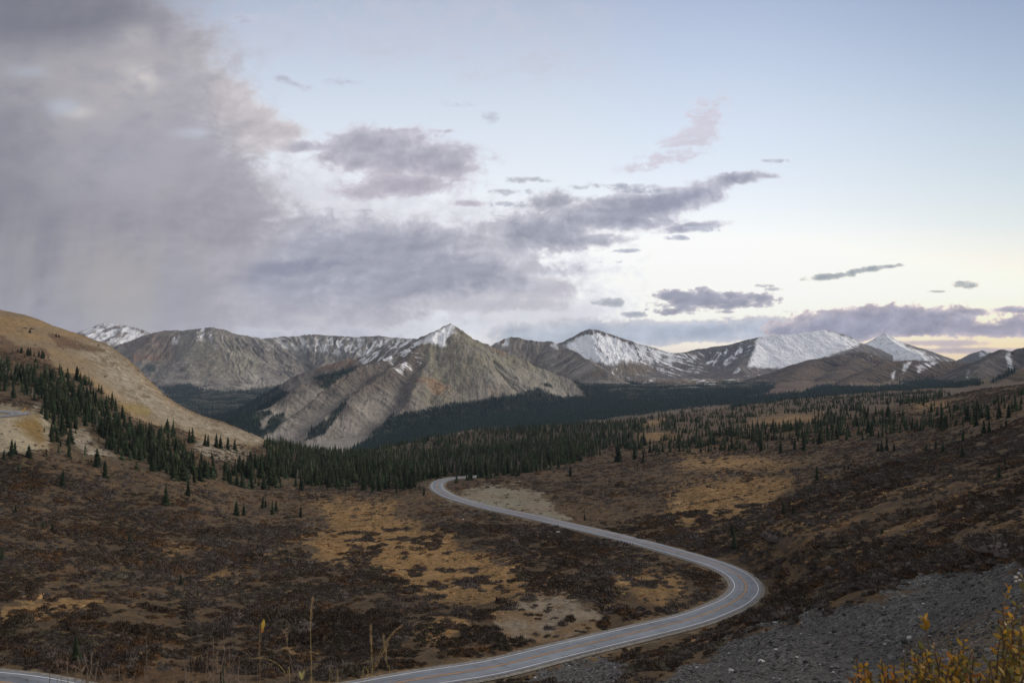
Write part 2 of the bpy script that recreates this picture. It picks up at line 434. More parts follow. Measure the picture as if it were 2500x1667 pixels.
def colour_central(q):
    c = rock_base(q, 100)
    px, py = q['px'], q['py']
    right = pm(q, [(1100, 780), (1130, 800), (1420, 920), (1450, 960), (1300, 960), (1120, 990), (1030, 1000), (1000, 960), (1030, 900), (1035, 838), (1105, 845)], 18, 12)
    n3 = fbm(q['X'] / 90, q['Y'] / 180, 5, 131)
    ol = mix(np.broadcast_to(OLIVE, c.shape), ROCK * 0.95, sst(-0.1, 0.4, n3))
    c = mix(c, ol, right * (0.72 - 0.3 * sst(0.0, 0.5, np.abs(q['r']))))
    c = mix(c, RUST, right * sst(0.22, 0.5, fbm(q['X'] / 130, q['Y'] / 260, 4, 141)) * 0.55)
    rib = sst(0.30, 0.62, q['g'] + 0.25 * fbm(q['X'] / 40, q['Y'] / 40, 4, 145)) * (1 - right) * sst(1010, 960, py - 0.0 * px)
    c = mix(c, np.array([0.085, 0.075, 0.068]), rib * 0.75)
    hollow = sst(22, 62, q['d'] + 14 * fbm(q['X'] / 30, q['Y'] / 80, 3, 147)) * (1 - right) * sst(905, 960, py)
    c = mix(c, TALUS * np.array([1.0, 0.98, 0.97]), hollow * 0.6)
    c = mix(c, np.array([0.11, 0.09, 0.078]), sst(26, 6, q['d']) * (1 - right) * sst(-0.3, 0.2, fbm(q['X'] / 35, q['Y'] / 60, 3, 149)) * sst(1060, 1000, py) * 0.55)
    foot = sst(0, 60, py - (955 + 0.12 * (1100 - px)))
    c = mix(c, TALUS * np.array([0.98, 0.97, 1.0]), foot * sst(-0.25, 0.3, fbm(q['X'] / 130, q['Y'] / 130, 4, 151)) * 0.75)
    c = mix(c, TALUS * 1.05, pm(q, [(1210, 900), (1330, 900), (1430, 935), (1420, 975), (1300, 965), (1120, 985), (1180, 940)], 14, 10) * 0.45)
    brow = pm(q, [(830, 900), (990, 860), (1035, 850), (1020, 910), (940, 960), (850, 960), (760, 940)], 18, 14)
    c = mix(c, np.array([0.13, 0.105, 0.085]), brow * 0.55)
    c = mix(c, RUST * 0.8, pm(q, [(735, 890), (840, 868), (870, 878), (850, 895), (780, 905)], 8, 8) * 0.5)
    c = mix(c, DARK * 0.8, pm(q, [(980, 925), (1010, 930), (990, 1000), (950, 1000)], 10, 14) * 0.4)
    # dark scrub on ledges
    sc = np.zeros(px.shape)
    for p in ([(765, 920), (800, 912), (870, 895), (862, 906), (820, 930), (795, 950), (780, 945), (790, 925), (770, 930)],
              [(605, 1010), (660, 1000), (668, 1008), (640, 1025), (600, 1040)],
              [(640, 1055), (660, 1020), (695, 1005), (700, 1020), (670, 1055), (640, 1068)],
              [(835, 985), (848, 985), (815, 1030), (790, 1060), (745, 1075), (760, 1050), (800, 1025)],
              [(1370, 905), (1400, 912), (1412, 922), (1390, 922)], [(1320, 935), (1345, 938), (1350, 947), (1330, 942)],
              [(1275, 952), (1310, 960), (1312, 966), (1280, 958)]):
        sc = np.maximum(sc, pm(q, p, 4, 7, 17))
    for p in FAR_FOREST[:2]: sc = np.maximum(sc, sst(-5, 5, poly_sd(px, py, p) + 9 * fbm(q['X'] / 160, q['Y'] / 220, 4, 491) + 6 * fbm(q['X'] / 45, q['Y'] / 60, 3, 495)))
    c = mix(c, SCRUB, sc * 0.9)
    # snow
    s1 = pm(q, [(1106, 788), (1112, 815), (1108, 846), (1075, 845), (1050, 835), (1015, 842), (1060, 812)], 5, 5)
    s1 = s1 * sst(-0.30, 0.12, 0.6 * fbm(q['X'] / 40, q['Y'] / 140, 5, 161) - 0.8 * q['r'] + 0.22 - 1.1 * sst(1070, 1108, px) * sst(800, 835, py))
    s2 = pm(q, [(1030, 830), (1015, 850), (950, 878), (900, 893), (868, 874), (950, 850)], 7, 12) * streak(q, -0.12, 0.18, 165)
    s3 = pm(q, [(1028, 842), (1040, 875), (1005, 912), (955, 908), (925, 905), (960, 880), (1000, 852)], 7, 10) * streak(q, 0.04, 0.26, 169, 0.8)
    return mix(c, SNOW, np.clip(s1 + s2 + s3, 0, 1) * 0.92)

def colour_left_range(q):
    c = rock_base(q, 200, ROCK * 0.97)
    px, py = q['px'], q['py']
    c = mix(c, BROWN * 1.15, pm(q, [(270, 820), (400, 800), (440, 830), (420, 880), (330, 880)], 15, 14) * 0.6)
    c = mix(c, RUST * 0.9, pm(q, [(320, 868), (400, 868), (390, 878), (330, 880)], 5, 6) * 0.5)
    c = mix(c, TALUS * 1.12, sst(0, 50, py - 890) * sst(-0.3, 0.25, fbm(q['X'] / 160, q['Y'] / 160, 4, 215)) * 0.75)
    c = mix(c, OLIVE * 1.05, pm(q, [(430, 830), (560, 830), (640, 880), (560, 930), (470, 920)], 20, 14) * 0.4)
    c = mix(c, SCRUB * 1.3, pm(q, [(352, 892), (380, 888), (378, 908), (360, 905)], 4, 5) * 0.9)
    w = 9 * fbm(q['X'] / 160, q['Y'] / 220, 4, 491) + 6 * fbm(q['X'] / 45, q['Y'] / 60, 3, 495)
    c = mix(c, SCRUB, sst(-5, 5, poly_sd(px, py, FAR_FOREST[0]) + w) * 0.9)
    s = pm(q, [(660, 822), (1020, 826), (1000, 850), (930, 870), (850, 868), (700, 850), (650, 850)], 8, 10) * streak(q, -0.16, 0.16, 221, 0.9) * (0.5 + 0.5 * sst(700, 860, px))
    s = s + pm(q, [(405, 822), (440, 818), (430, 838), (405, 842)], 5, 6) * streak(q, 0.0, 0.25, 225)
    s = s + pm(q, [(478, 805), (505, 800), (490, 835), (478, 835)], 4, 5) * streak(q, -0.2, 0.1, 227)
    s = s + pm(q, [(505, 815), (545, 815), (540, 848), (520, 845)], 5, 6) * streak(q, 0.05, 0.3, 229)
    return mix(c, SNOW * 0.93, np.clip(s, 0, 1) * 0.85)

def colour_far_left(q):
    c = rock_base(q, 300, BROWN * 1.1)
    s = pm(q, [(190, 808), (255, 785), (300, 792), (345, 810), (372, 815), (340, 832), (250, 845), (215, 825)], 6, 8) * streak(q, -0.28, 0.12, 311, 1.5)
    return mix(c, SNOW * 0.95, s * 0.85)

def colour_second(q):
    c = rock_base(q, 400, np.array([0.16, 0.14, 0.115]))
    c = mix(c, RUST * 0.8, sst(0.25, 0.5, fbm(q['X'] / 150, q['Y'] / 150, 4, 405)) * 0.4)
    s = pm(q, [(1212, 835), (1245, 822), (1240, 842), (1225, 845)], 4, 5) * streak(q, -0.25, 0.1, 411)
    s = s + pm(q, [(1340, 835), (1358, 833), (1362, 852), (1348, 850)], 4, 4) * streak(q, -0.3, 0.05, 415)
    return mix(c, SNOW * 0.95, np.clip(s, 0, 1) * 0.9)

def colour_dome(q):
    c = rock_base(q, 500, np.array([0.13, 0.11, 0.09]), DARK * 0.9, ROCK)
    px, py = q['px'], q['py']
    s = pm(q, [(1378, 842), (1440, 806), (1470, 812), (1560, 840), (1640, 862), (1700, 868), (1690, 885), (1600, 888), (1520, 882), (1490, 890), (1460, 885), (1420, 880)], 7, 8)
    s = s * sst(-0.30, 0.06, fbm(q['X'] / 75, q['Y'] / 150, 5, 511, 0.58) * 0.6 - 0.35 * q['g'] - 0.75 * q['r'] + 0.34 - 0.25 * sst(1480, 1600, px) - 0.5 * pm(q, [(1430, 800), (1480, 812), (1560, 838), (1540, 838), (1460, 815), (1420, 818), (1380, 840), (1372, 838)], 4, 3))
    s = s + pm(q, [(1400, 880), (1500, 885), (1560, 905), (1640, 930), (1500, 940), (1430, 910)], 12, 12) * streak(q, 0.18, 0.4, 515, 1.2) * 0.9
    s = s + pm(q, [(1600, 865), (1760, 850), (1800, 860), (1760, 900), (1640, 930), (1580, 910)], 12, 12) * streak(q, 0.02, 0.3, 519, 1.4)
    c = mix(c, TAN * 0.75, pm(q, [(1495, 905), (1520, 880), (1560, 875), (1600, 900), (1560, 915)], 10, 8) * 0.6)
    return mix(c, SNOW, np.clip(s, 0, 1) * 0.95)

def colour_snowfield(q):
    c = rock_base(q, 600, np.array([0.12, 0.105, 0.095]), DARK * 0.8, ROCK * 0.9)
    px, py = q['px'], q['py']
    c = mix(c, np.array([0.15, 0.12, 0.10]), sst(895, 915, py) * 0.6)
    s = pm(q, [(1852, 822), (1900, 815), (1980, 806), (2008, 803), (2060, 820), (2105, 838), (2080, 850), (2050, 860), (1990, 880), (1930, 902), (1880, 898), (1825, 895), (1840, 860)], 5, 6)
    s = s * sst(-0.75, -0.25, fbm(q['X'] / 55, q['Y'] / 90, 5, 611, 0.6) - 0.15 * q['g'] - 0.35 * q['r'] + 0.15 - 0.75 * sst(2010, 2090, px) * sst(815, 860, py) * 0.7)
    s2 = pm(q, [(1690, 860), (1840, 842), (1845, 858), (1760, 895), (1700, 915), (1640, 935), (1560, 930), (1600, 900)], 10, 10) * streak(q, 0.02, 0.28, 615, 1.3)
    s3 = pm(q, [(1810, 895), (1960, 895), (2000, 885), (1960, 920), (1850, 930), (1780, 915)], 8, 10) * streak(q, 0.12, 0.32, 619, 0.8)
    s4 = pm(q, [(1690, 848), (1830, 830), (1850, 836), (1840, 845), (1720, 862)], 4, 5) * streak(q, 0.15, 0.4, 621, 0.6) * 0.7
    return mix(c, SNOW, np.clip(s + s2 + s3 + s4, 0, 1) * 0.95)

def colour_pyramid(q):
    c = rock_base(q, 700, np.array([0.14, 0.115, 0.09]), DARK, ROCK)
    px, py = q['px'], q['py']
    s = pm(q, [(2112, 840), (2158, 812), (2172, 818), (2215, 845), (2270, 866), (2330, 882), (2160, 882), (2060, 870), (2050, 862)], 5, 6)
    s = s * sst(-0.55, 0.05, fbm(q['X'] / 60, q['Y'] / 80, 5, 711, 0.6) + 0.22 - 0.7 * sst(2215, 2310, px) - 0.15 * q['g'])
    return mix(c, SNOW, s * 0.93)

def colour_brown(q):
    c = rock_base(q, 800, BROWN * 0.72, DARK * 0.6, TAN * 0.62)
    n = fbm(q['X'] / 120, q['Y'] / 120, 5, 811)
    s = pm(q, [(2060, 868), (2120, 862), (2150, 878), (2080, 885)], 5, 5) * streak(q, 0.1, 0.35, 815)
    c = mix(c, TAN * 1.1, pm(q, [(1960, 975), (2060, 945), (2120, 950), (2050, 985), (1980, 985)], 8, 8) * 0.7)
    return mix(c, SNOW, s * 0.9)

def colour_brown_front(q):
    c = rock_base(q, 850, BROWN * 0.72, DARK * 0.6, TAN * 0.6)
    s = pm(q, [(2205, 888), (2225, 883), (2212, 905), (2204, 915)], 3, 4) * streak(q, -0.3, 0.05, 861, 0.7)
    s = s + pm(q, [(2238, 895), (2275, 882), (2290, 885), (2255, 905), (2240, 910)], 4, 5) * streak(q, -0.2, 0.1, 863, 0.7)
    s = s + pm(q, [(2175, 912), (2186, 905), (2182, 925), (2178, 926)], 3, 3) * streak(q, -0.3, 0.05, 865)
    c = mix(c, TAN * 1.05, pm(q, [(1985, 975), (2070, 940), (2200, 930), (2100, 970), (2010, 985)], 8, 8) * 0.7)
    return mix(c, SNOW, np.clip(s, 0, 1) * 0.9)

def colour_right_peak(q):
    c = rock_base(q, 900, np.array([0.095, 0.08, 0.072]), DARK * 0.65, ROCK * 0.7)
    s = pm(q, [(2455, 870), (2466, 858), (2470, 890), (2475, 905), (2462, 900)], 4, 4) * streak(q, -0.25, 0.05, 911, 0.7)
    s = s + pm(q, [(2360, 905), (2368, 905), (2362, 925), (2358, 925)], 3, 3) * streak(q, -0.1, 0.2, 915)
    c = mix(c, SCRUB * 1.1, pm(q, [(2330, 925), (2380, 912), (2395, 905), (2370, 925), (2340, 935)], 4, 6) * 0.8)
    return mix(c, SNOW * 0.95, np.clip(s, 0, 1) * 0.8)

def colour_far_peak(q):
    c = rock_base(q, 950, DARK * 1.2, DARK, ROCK * 0.7)
    s = pm(q, [(2392, 862), (2400, 853), (2418, 857), (2405, 868), (2390, 872)], 3, 4) * streak(q, -0.3, 0.1, 955)
    return mix(c, SNOW * 0.95, s * 0.8)

def colour_right_slope(q):
    c = rock_base(q, 980, TAN * 0.55, BROWN * 0.6, TAN * 0.75)
    c = mix(c, SCRUB * 1.2, pm(q, [(2415, 930), (2450, 915), (2490, 900), (2450, 925), (2420, 938)], 4, 6) * 0.7)
    return c

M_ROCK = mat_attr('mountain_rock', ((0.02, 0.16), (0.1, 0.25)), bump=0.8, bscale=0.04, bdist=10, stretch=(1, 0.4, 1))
def build_mountains():
    mountain('mountain', [
        dict(p=[(1105, 790, 3900), (1065, 812, 3800), (1026, 838, 3650), (981, 858, 3580), (928, 886, 3450), (862, 908, 3300), (767, 925, 3100), (719, 950, 2950), (668, 995, 2800), (600, 1018, 2650)], k=0.70, c=5000, lam=110, A=22, jag=8),
        dict(p=[(1026, 838, 3680), (981, 846, 3800), (868, 872, 3900), (779, 895, 3900), (713, 916, 3800), (660, 960, 3700)], k=0.6, A=22),
        dict(p=[(1105, 790, 3900), (1160, 822, 3960), (1220, 853, 4000), (1300, 893, 4000), (1400, 928, 3950), (1470, 955, 3900)], k=0.53, lam=80, A=16, c=30000, jag=3),
        dict(p=[(1022, 840, 3650), (985, 884, 3420), (925, 921, 3200), (880, 947, 3040), (826, 984, 2860), (775, 1037, 2680), (728, 1070, 2580)], k=0.66, c=5000, lam=72, A=22, w=3, jag=11),
        dict(p=[(1030, 842, 3640), (1040, 890, 3430), (1022, 945, 3150), (1003, 975, 3010), (965, 1012, 2860), (925, 1048, 2680), (885, 1090, 2450)], k=0.66, c=5000, lam=72, A=24, w=3, jag=12),
        dict(p=[(868, 905, 3310), (798, 947, 3060), (752, 985, 2890), (705, 1027, 2720), (640, 1064, 2580)], k=0.66, c=5000, lam=66, A=22, w=3, jag=10),
        dict(p=[(767, 924, 3100), (722, 966, 2970), (672, 1016, 2780), (615, 1052, 2660)], k=0.66, c=5000, lam=66, A=20, w=3, jag=9),
        dict(p=[(1150, 860, 3780), (1190, 910, 3600), (1230, 965, 3350)], k=0.48, c=20000, lam=80, A=16, w=30),
        dict(p=[(1100, 850, 3800), (1090, 910, 3500), (1085, 975, 3130)], k=0.5, c=20000, lam=80, A=18, w=30),
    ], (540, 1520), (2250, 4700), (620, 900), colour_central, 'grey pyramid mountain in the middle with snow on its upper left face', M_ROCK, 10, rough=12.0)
    mountain('mountain', [
        dict(p=[(230, 870, 6300), (300, 838, 6300), (365, 812, 6400), (395, 806, 6400), (440, 807, 6400), (480, 803, 6400), (518, 799, 6400), (545, 805, 6450), (570, 814, 6500), (640, 827, 6700), (700, 822, 6900), (767, 816, 7000), (823, 820, 7000), (870, 823, 7000), (922, 820, 7000), (1014, 828, 6900), (1100, 840, 6800)], k=0.62, lam=170, A=62, jag=10),
        dict(p=[(518, 799, 6400), (535, 850, 6050), (560, 900, 5800)], k=0.6, lam=120, A=40),
        dict(p=[(640, 827, 6700), (650, 870, 6300), (670, 920, 6000)], k=0.6, lam=120, A=40),
        dict(p=[(395, 806, 6400), (365, 850, 6100), (340, 890, 5900)], k=0.5, lam=120, A=30),
    ], (180, 1120), (5000, 8000), (420, 760), colour_left_range, 'long grey ridge with gullies and thin snow left of the pyramid mountain', M_ROCK, 20)
    mountain('mountain', [
        dict(p=[(120, 850, 8800), (185, 814, 8800), (220, 799, 8800), (259, 788, 8800), (300, 793, 8800), (340, 804, 8800), (375, 815, 8800), (450, 835, 8800)], k=0.45, lam=200, A=40, jag=8),
    ], (100, 470), (7600, 9400), (160, 360), colour_far_left, 'rounded snow dusted mountain far behind the golden hillside', M_ROCK, 30)
    mountain('mountain', [
        dict(p=[(1150, 880, 5600), (1206, 838, 5600), (1228, 828, 5600), (1245, 823, 5600), (1260, 824, 5600), (1277, 829, 5600), (1319, 834, 5600), (1346, 832, 5600), (1367, 840, 5500), (1420, 875, 5300), (1480, 908, 5000)], k=0.58, lam=110, A=24, jag=8),
    ], (1130, 1560), (4600, 6200), (260, 420), colour_second, 'grey brown rocky ridge between the pyramid mountain and the snowy dome', M_ROCK, 40)
    mountain('mountain', [
        dict(p=[(1340, 860, 7800), (1370, 838, 7800), (1420, 813, 7700), (1438, 804, 7700), (1456, 805, 7700), (1486, 814, 7700), (1543, 832, 7700), (1617, 857, 7700), (1647, 862, 7700), (1700, 860, 7900)], k=0.56, lam=150, A=44, jag=6),
        dict(p=[(1440, 804, 7700), (1470, 850, 7350), (1500, 890, 6950)], k=0.55, lam=110, A=24),
        dict(p=[(1580, 845, 7700), (1560, 880, 7300), (1540, 900, 6950)], k=0.4, lam=110, A=16),
    ], (1320, 1760), (5600, 8400), (420, 520), colour_dome, 'snow covered dome mountain with dark streaks in the middle distance', M_ROCK, 50)
    mountain('mountain', [
        dict(p=[(1617, 865, 8200), (1677, 859, 8200), (1706, 852, 8100), (1766, 843, 8000), (1826, 829, 7900), (1852, 824, 7900), (1900, 818, 7900), (1943, 816, 7900), (1979, 810, 7900), (2008, 805, 7900), (2029, 810, 7900), (2068, 820, 7900), (2107, 838, 7900), (2160, 860, 8000)], k=0.46, lam=160, A=14, jag=5),
        dict(p=[(1852, 824, 7900), (1835, 860, 7400), (1805, 895, 6900)], k=0.5, lam=120, A=16),
        dict(p=[(2040, 815, 7900), (2055, 850, 7600), (2045, 875, 7300)], k=0.5, lam=100, A=14),
    ], (1580, 2180), (5700, 8600), (420, 640), colour_snowfield, 'broad mountain with a wide white snowfield and dark rock band on its left', M_ROCK, 60)
    mountain('mountain', [
        dict(p=[(2060, 868, 8600), (2110, 838, 8600), (2136, 825, 8600), (2160, 813, 8600), (2187, 827, 8600), (2232, 846, 8600), (2291, 865, 8600), (2335, 880, 8600), (2380, 890, 8600)], k=0.5, lam=150, A=14, jag=4),
    ], (2030, 2400), (7000, 9200), (200, 380), colour_pyramid, 'small pointed snow pyramid to the right of the broad snowfield', M_ROCK, 70)
    mountain('mountain', [
        dict(p=[(2172, 882, 5300), (2128, 863, 5400), (2098, 858, 5400), (2068, 862, 5400), (1985, 878, 5300), (1960, 905, 5000), (1900, 950, 4500)], k=0.42, lam=130, A=20, jag=4, w=40),
        dict(p=[(2100, 860, 5400), (2060, 900, 5000), (1980, 945, 4400)], k=0.4, lam=100, A=18, w=40),
    ], (1780, 2260), (3700, 6000), (360, 480), colour_brown, 'brown rounded ridge in front of the snowfield', M_ROCK, 80)
    mountain('mountain', [
        dict(p=[(2420, 888, 4500), (2357, 883, 4500), (2306, 882, 4500), (2232, 879, 4500), (2170, 884, 4400), (2120, 908, 4200), (2060, 938, 3900), (1990, 975, 3400)], k=0.5, lam=90, A=28, jag=4, w=25),
        dict(p=[(2232, 879, 4500), (2200, 910, 4250), (2120, 950, 3900)], k=0.5, lam=80, A=22),
    ], (1900, 2480), (3000, 5000), (340, 560), colour_brown_front, 'brown shelf mountain with a flat top and small snow chutes on the right', M_ROCK, 90)
    mountain('mountain', [
        dict(p=[(2320, 890, 8300), (2336, 879, 8300), (2381, 861, 8300), (2399, 855, 8300), (2416, 858, 8300), (2460, 870, 8300), (2540, 880, 8300)], k=0.5, lam=120, A=20, jag=6),
    ], (2300, 2560), (7400, 8800), (120, 260), colour_far_peak, 'small dark distant peak with a snow patch at the right horizon', M_ROCK, 95)
    mountain('mountain', [
        dict(p=[(2340, 905, 4000), (2395, 876, 3900), (2420, 863, 3900), (2449, 853, 3850), (2467, 857, 3850), (2500, 845, 3800), (2560, 825, 3800), (2680, 800, 3800), (2850, 790, 3800)], k=0.55, lam=100, A=34, jag=9),
        dict(p=[(2449, 853, 3850), (2400, 890, 3500), (2340, 930, 3100)], k=0.55, lam=90, A=28),
    ], (2280, 2880), (2700, 4400), (300, 560), colour_right_peak, 'dark rugged brown mountain at the right with a narrow snow gully', M_ROCK, 97)
    mountain('mountain', [
        dict(p=[(2230, 1000, 2000), (2324, 958, 2250), (2396, 938, 2350), (2455, 920, 2400), (2500, 903, 2400), (2600, 870, 2400), (2800, 820, 2400)], k=0.38, lam=90, A=10, jag=3, w=50),
    ], (2200, 2880), (1750, 2900), (240, 520), colour_right_slope, 'smooth tan slope descending from the right behind the spruce belt', M_ROCK, 99, rough=3.0)

# ------------------------------------------------------------------ what covers the near ground
MEADOW = [
    [(768, 1228), (790, 1222), (830, 1235), (900, 1222), (960, 1228), (965, 1255), (1010, 1275), (1110, 1298), (1120, 1330), (1190, 1355), (1262, 1375), (1290, 1440), (1225, 1482), (1130, 1485), (1060, 1478), (990, 1440), (930, 1390), (880, 1365), (850, 1385), (770, 1370), (745, 1345), (690, 1330), (760, 1300), (800, 1290), (800, 1262)],
    [(820, 1213), (860, 1207), (880, 1216), (840, 1226)],
    [(1035, 1545), (1065, 1515), (1120, 1505), (1150, 1520), (1120, 1545), (1060, 1560)],
    [(1621, 1212), (1650, 1190), (1690, 1180), (1760, 1172), (1860, 1160), (1935, 1165), (1930, 1200), (1880, 1235), (1840, 1262), (1790, 1262), (1740, 1290), (1690, 1298), (1660, 1280), (1632, 1245)],
    [(1640, 1118), (1700, 1105), (1830, 1112), (1930, 1130), (1900, 1145), (1760, 1150), (1660, 1140)],
    [(1500, 1408), (1560, 1395), (1640, 1400), (1680, 1425), (1665, 1460), (1620, 1478), (1560, 1470), (1500, 1440)],
    [(0, 1480), (90, 1468), (180, 1462), (240, 1472), (160, 1490), (60, 1500), (0, 1505)],
    [(385, 1330), (440, 1322), (490, 1335), (450, 1352), (390, 1352)],
    [(660, 1550), (720, 1545), (800, 1570), (780, 1600), (700, 1600)],
    [(1820, 1030), (1900, 1012), (2010, 1010), (1980, 1028), (1880, 1040)],
    [(1520, 1065), (1600, 1055), (1660, 1062), (1590, 1072)],
    [(1550, 1040), (1600, 1022), (1640, 1025), (1600, 1040)],
    [(2230, 975), (2330, 985), (2300, 1000), (2240, 995)],
    [(440, 1400), (560, 1385), (600, 1400), (520, 1420)],
    [(1900, 1290), (1960, 1285), (1990, 1300), (1940, 1310)],
    [(600, 1345), (640, 1350), (690, 1365), (660, 1375), (610, 1365)],
]
SCREE = [[(1290, 1667), (1320, 1632), (1390, 1612), (1480, 1608), (1535, 1640), (1545, 1667)],
         [(1590, 1667), (1640, 1640), (1740, 1590), (1800, 1562), (1927, 1521), (2020, 1490), (2119, 1454), (2278, 1409), (2400, 1390), (2500, 1377), (2900, 1300), (2900, 2200), (1600, 2200)]]
GRAVEL = [[(1200, 1505), (1275, 1463), (1370, 1445), (1425, 1468), (1490, 1500), (1460, 1530), (1360, 1562), (1240, 1565)],
          [(1095, 1222), (1150, 1198), (1230, 1186), (1295, 1190), (1330, 1215), (1395, 1268), (1330, 1262), (1200, 1238)]]
HILL = [(-500, 560), (0, 745), (140, 795), (266, 845), (319, 885), (372, 938), (425, 985), (478, 1012), (531, 1030), (640, 1065), (650, 1088), (560, 1082), (520, 1090), (430, 1040), (380, 1040), (325, 1020), (290, 985), (235, 950), (215, 925), (150, 905), (100, 880), (0, 850), (-500, 750)]
SCRAGGY = [(185, 850), (266, 845), (319, 885), (372, 938), (425, 985), (478, 1012), (640, 1065), (650, 1090), (560, 1085), (430, 1045), (325, 1000), (260, 930)]
FOREST_LEFT = [(-400, 830), (0, 880), (60, 895), (150, 912), (215, 930), (235, 955), (285, 990), (300, 1015), (330, 1045), (370, 1050), (425, 1052), (432, 1085), (470, 1120), (520, 1150), (560, 1150), (640, 1112), (700, 1112), (800, 1130), (900, 1160), (905, 1192), (800, 1198), (700, 1190), (600, 1195), (500, 1172), (420, 1180), (350, 1150), (230, 1118), (150, 1110), (115, 1060), (108, 1020), (70, 975), (0, 955), (-400, 940)]
FOREST_MID = [(640, 1080), (760, 1100), (890, 1100), (1050, 1072), (1200, 1048), (1350, 1040), (1500, 1030), (1640, 1010), (1660, 1050), (1560, 1075), (1490, 1092), (1420, 1125), (1310, 1150), (1200, 1168), (1120, 1176), (1060, 1180), (980, 1196), (900, 1194), (840, 1180), (700, 1160), (640, 1130)]
FOREST_EAST = [(1490, 1030), (1620, 1010), (1770, 990), (1900, 972), (2050, 960), (2200, 948), (2300, 950), (2320, 965), (2250, 985), (2350, 1000), (2420, 985), (2500, 965), (2700, 930), (2700, 990), (2500, 1012), (2380, 1040), (2240, 1062), (2080, 1075), (1990, 1085), (1900, 1098), (1750, 1102), (1600, 1108), (1500, 1098)]
GLADES = [[(480, 1075), (560, 1085), (650, 1108), (655, 1125), (600, 1135), (520, 1120), (470, 1095)], [(165, 1045), (210, 1045), (235, 1085), (300, 1120), (210, 1110), (165, 1075)], [(75, 985), (110, 985), (112, 1000), (80, 1000)],
          [(1820, 1025), (1900, 1008), (2010, 1008), (1980, 1030), (1880, 1042)], [(1520, 1062), (1600, 1052), (1660, 1060), (1590, 1075)], [(1550, 1042), (1600, 1020), (1640, 1025), (1600, 1042)], [(2100, 985), (2300, 990), (2260, 1010), (2120, 1008)]]

def soft_union(px, py, polys, warp, soft, w):
    m = np.zeros(px.shape)
    for p in polys:
        m = np.maximum(m, sst(-soft, soft, poly_sd(px, py, p) + warp * w))
    return m

def cover(X, Y, Z):
    """Cover masks of the near ground at world points."""
    px, py = proj(X, Y, Z)
    n1 = fbm(X / 22, Y / 30, 4, 61); n2 = fbm(X / 7, Y / 9, 4, 66); n3 = fbm(X / 70, Y / 90, 4, 71)
    k = np.clip((py - 880) / 400, 0.25, 1.3)
    n4 = fbm(X / 2.6, Y / 3.4, 3, 77)
    w = 34 * k * n1 + 34 * k * n2 + 24 * k * n4
    q = {}
    q['px'], q['py'], q['n1'], q['n2'], q['n3'] = px, py, n1, n2, n3
    q['meadow'] = soft_union(px, py, MEADOW, 1.0, 16, w)
    q['halo'] = soft_union(px, py, MEADOW, 1.4, 42, w)
    # bands of grass and brush running down the right slope
    n5 = fbm(X / 42, Y / 7.5, 4, 95, 0.55)
    q['band'] = sst(0.0, 0.32, n5 + 0.3 * n2) * sst(1500, 1900, px) * sst(1120, 1200, py)
    q['scree'] = soft_union(px, py, SCREE, 0.8, 5, w)
    q['gravel'] = soft_union(px, py, GRAVEL, 0.6, 7, w)
    q['hill'] = sst(-10, 8, poly_sd(px, py, HILL) + 0.35 * w)
    q['scraggy'] = sst(-40, 40, poly_sd(px, py, SCRAGGY) + 0.3 * w)
    wf = 14 * n1 + 8 * n2
    q['glade'] = soft_union(px, py, GLADES, 0.5, 5, wf)
    q['fleft'] = sst(-6, 6, poly_sd(px, py, FOREST_LEFT) + wf)
    q['fmid'] = sst(-5, 5, poly_sd(px, py, FOREST_MID) + 0.6 * wf)
    q['feast'] = sst(-5, 5, poly_sd(px, py, FOREST_EAST) + 0.6 * wf)
    d = road_dist(X, Y); q['road'] = d
    q['verge'] = sst(6.6 + 2.5 * n2, 4.5, d)
    ff = np.maximum(np.maximum(q['fleft'], q['fmid']), q['feast'] * 0.5)
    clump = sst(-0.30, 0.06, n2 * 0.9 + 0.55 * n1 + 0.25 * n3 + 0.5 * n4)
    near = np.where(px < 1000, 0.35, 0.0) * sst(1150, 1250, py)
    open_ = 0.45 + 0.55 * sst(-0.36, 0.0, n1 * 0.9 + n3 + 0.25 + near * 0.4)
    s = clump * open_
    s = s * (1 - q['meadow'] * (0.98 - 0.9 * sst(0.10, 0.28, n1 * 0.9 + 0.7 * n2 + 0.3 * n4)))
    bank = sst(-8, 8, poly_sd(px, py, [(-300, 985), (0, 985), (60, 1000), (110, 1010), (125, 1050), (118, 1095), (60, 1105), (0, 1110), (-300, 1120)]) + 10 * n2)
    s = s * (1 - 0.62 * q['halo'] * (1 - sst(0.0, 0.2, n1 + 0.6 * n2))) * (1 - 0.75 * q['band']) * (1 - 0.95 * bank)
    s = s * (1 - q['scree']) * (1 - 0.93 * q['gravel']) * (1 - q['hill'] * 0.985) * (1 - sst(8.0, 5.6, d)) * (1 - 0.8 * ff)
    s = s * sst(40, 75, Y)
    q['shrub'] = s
    return q

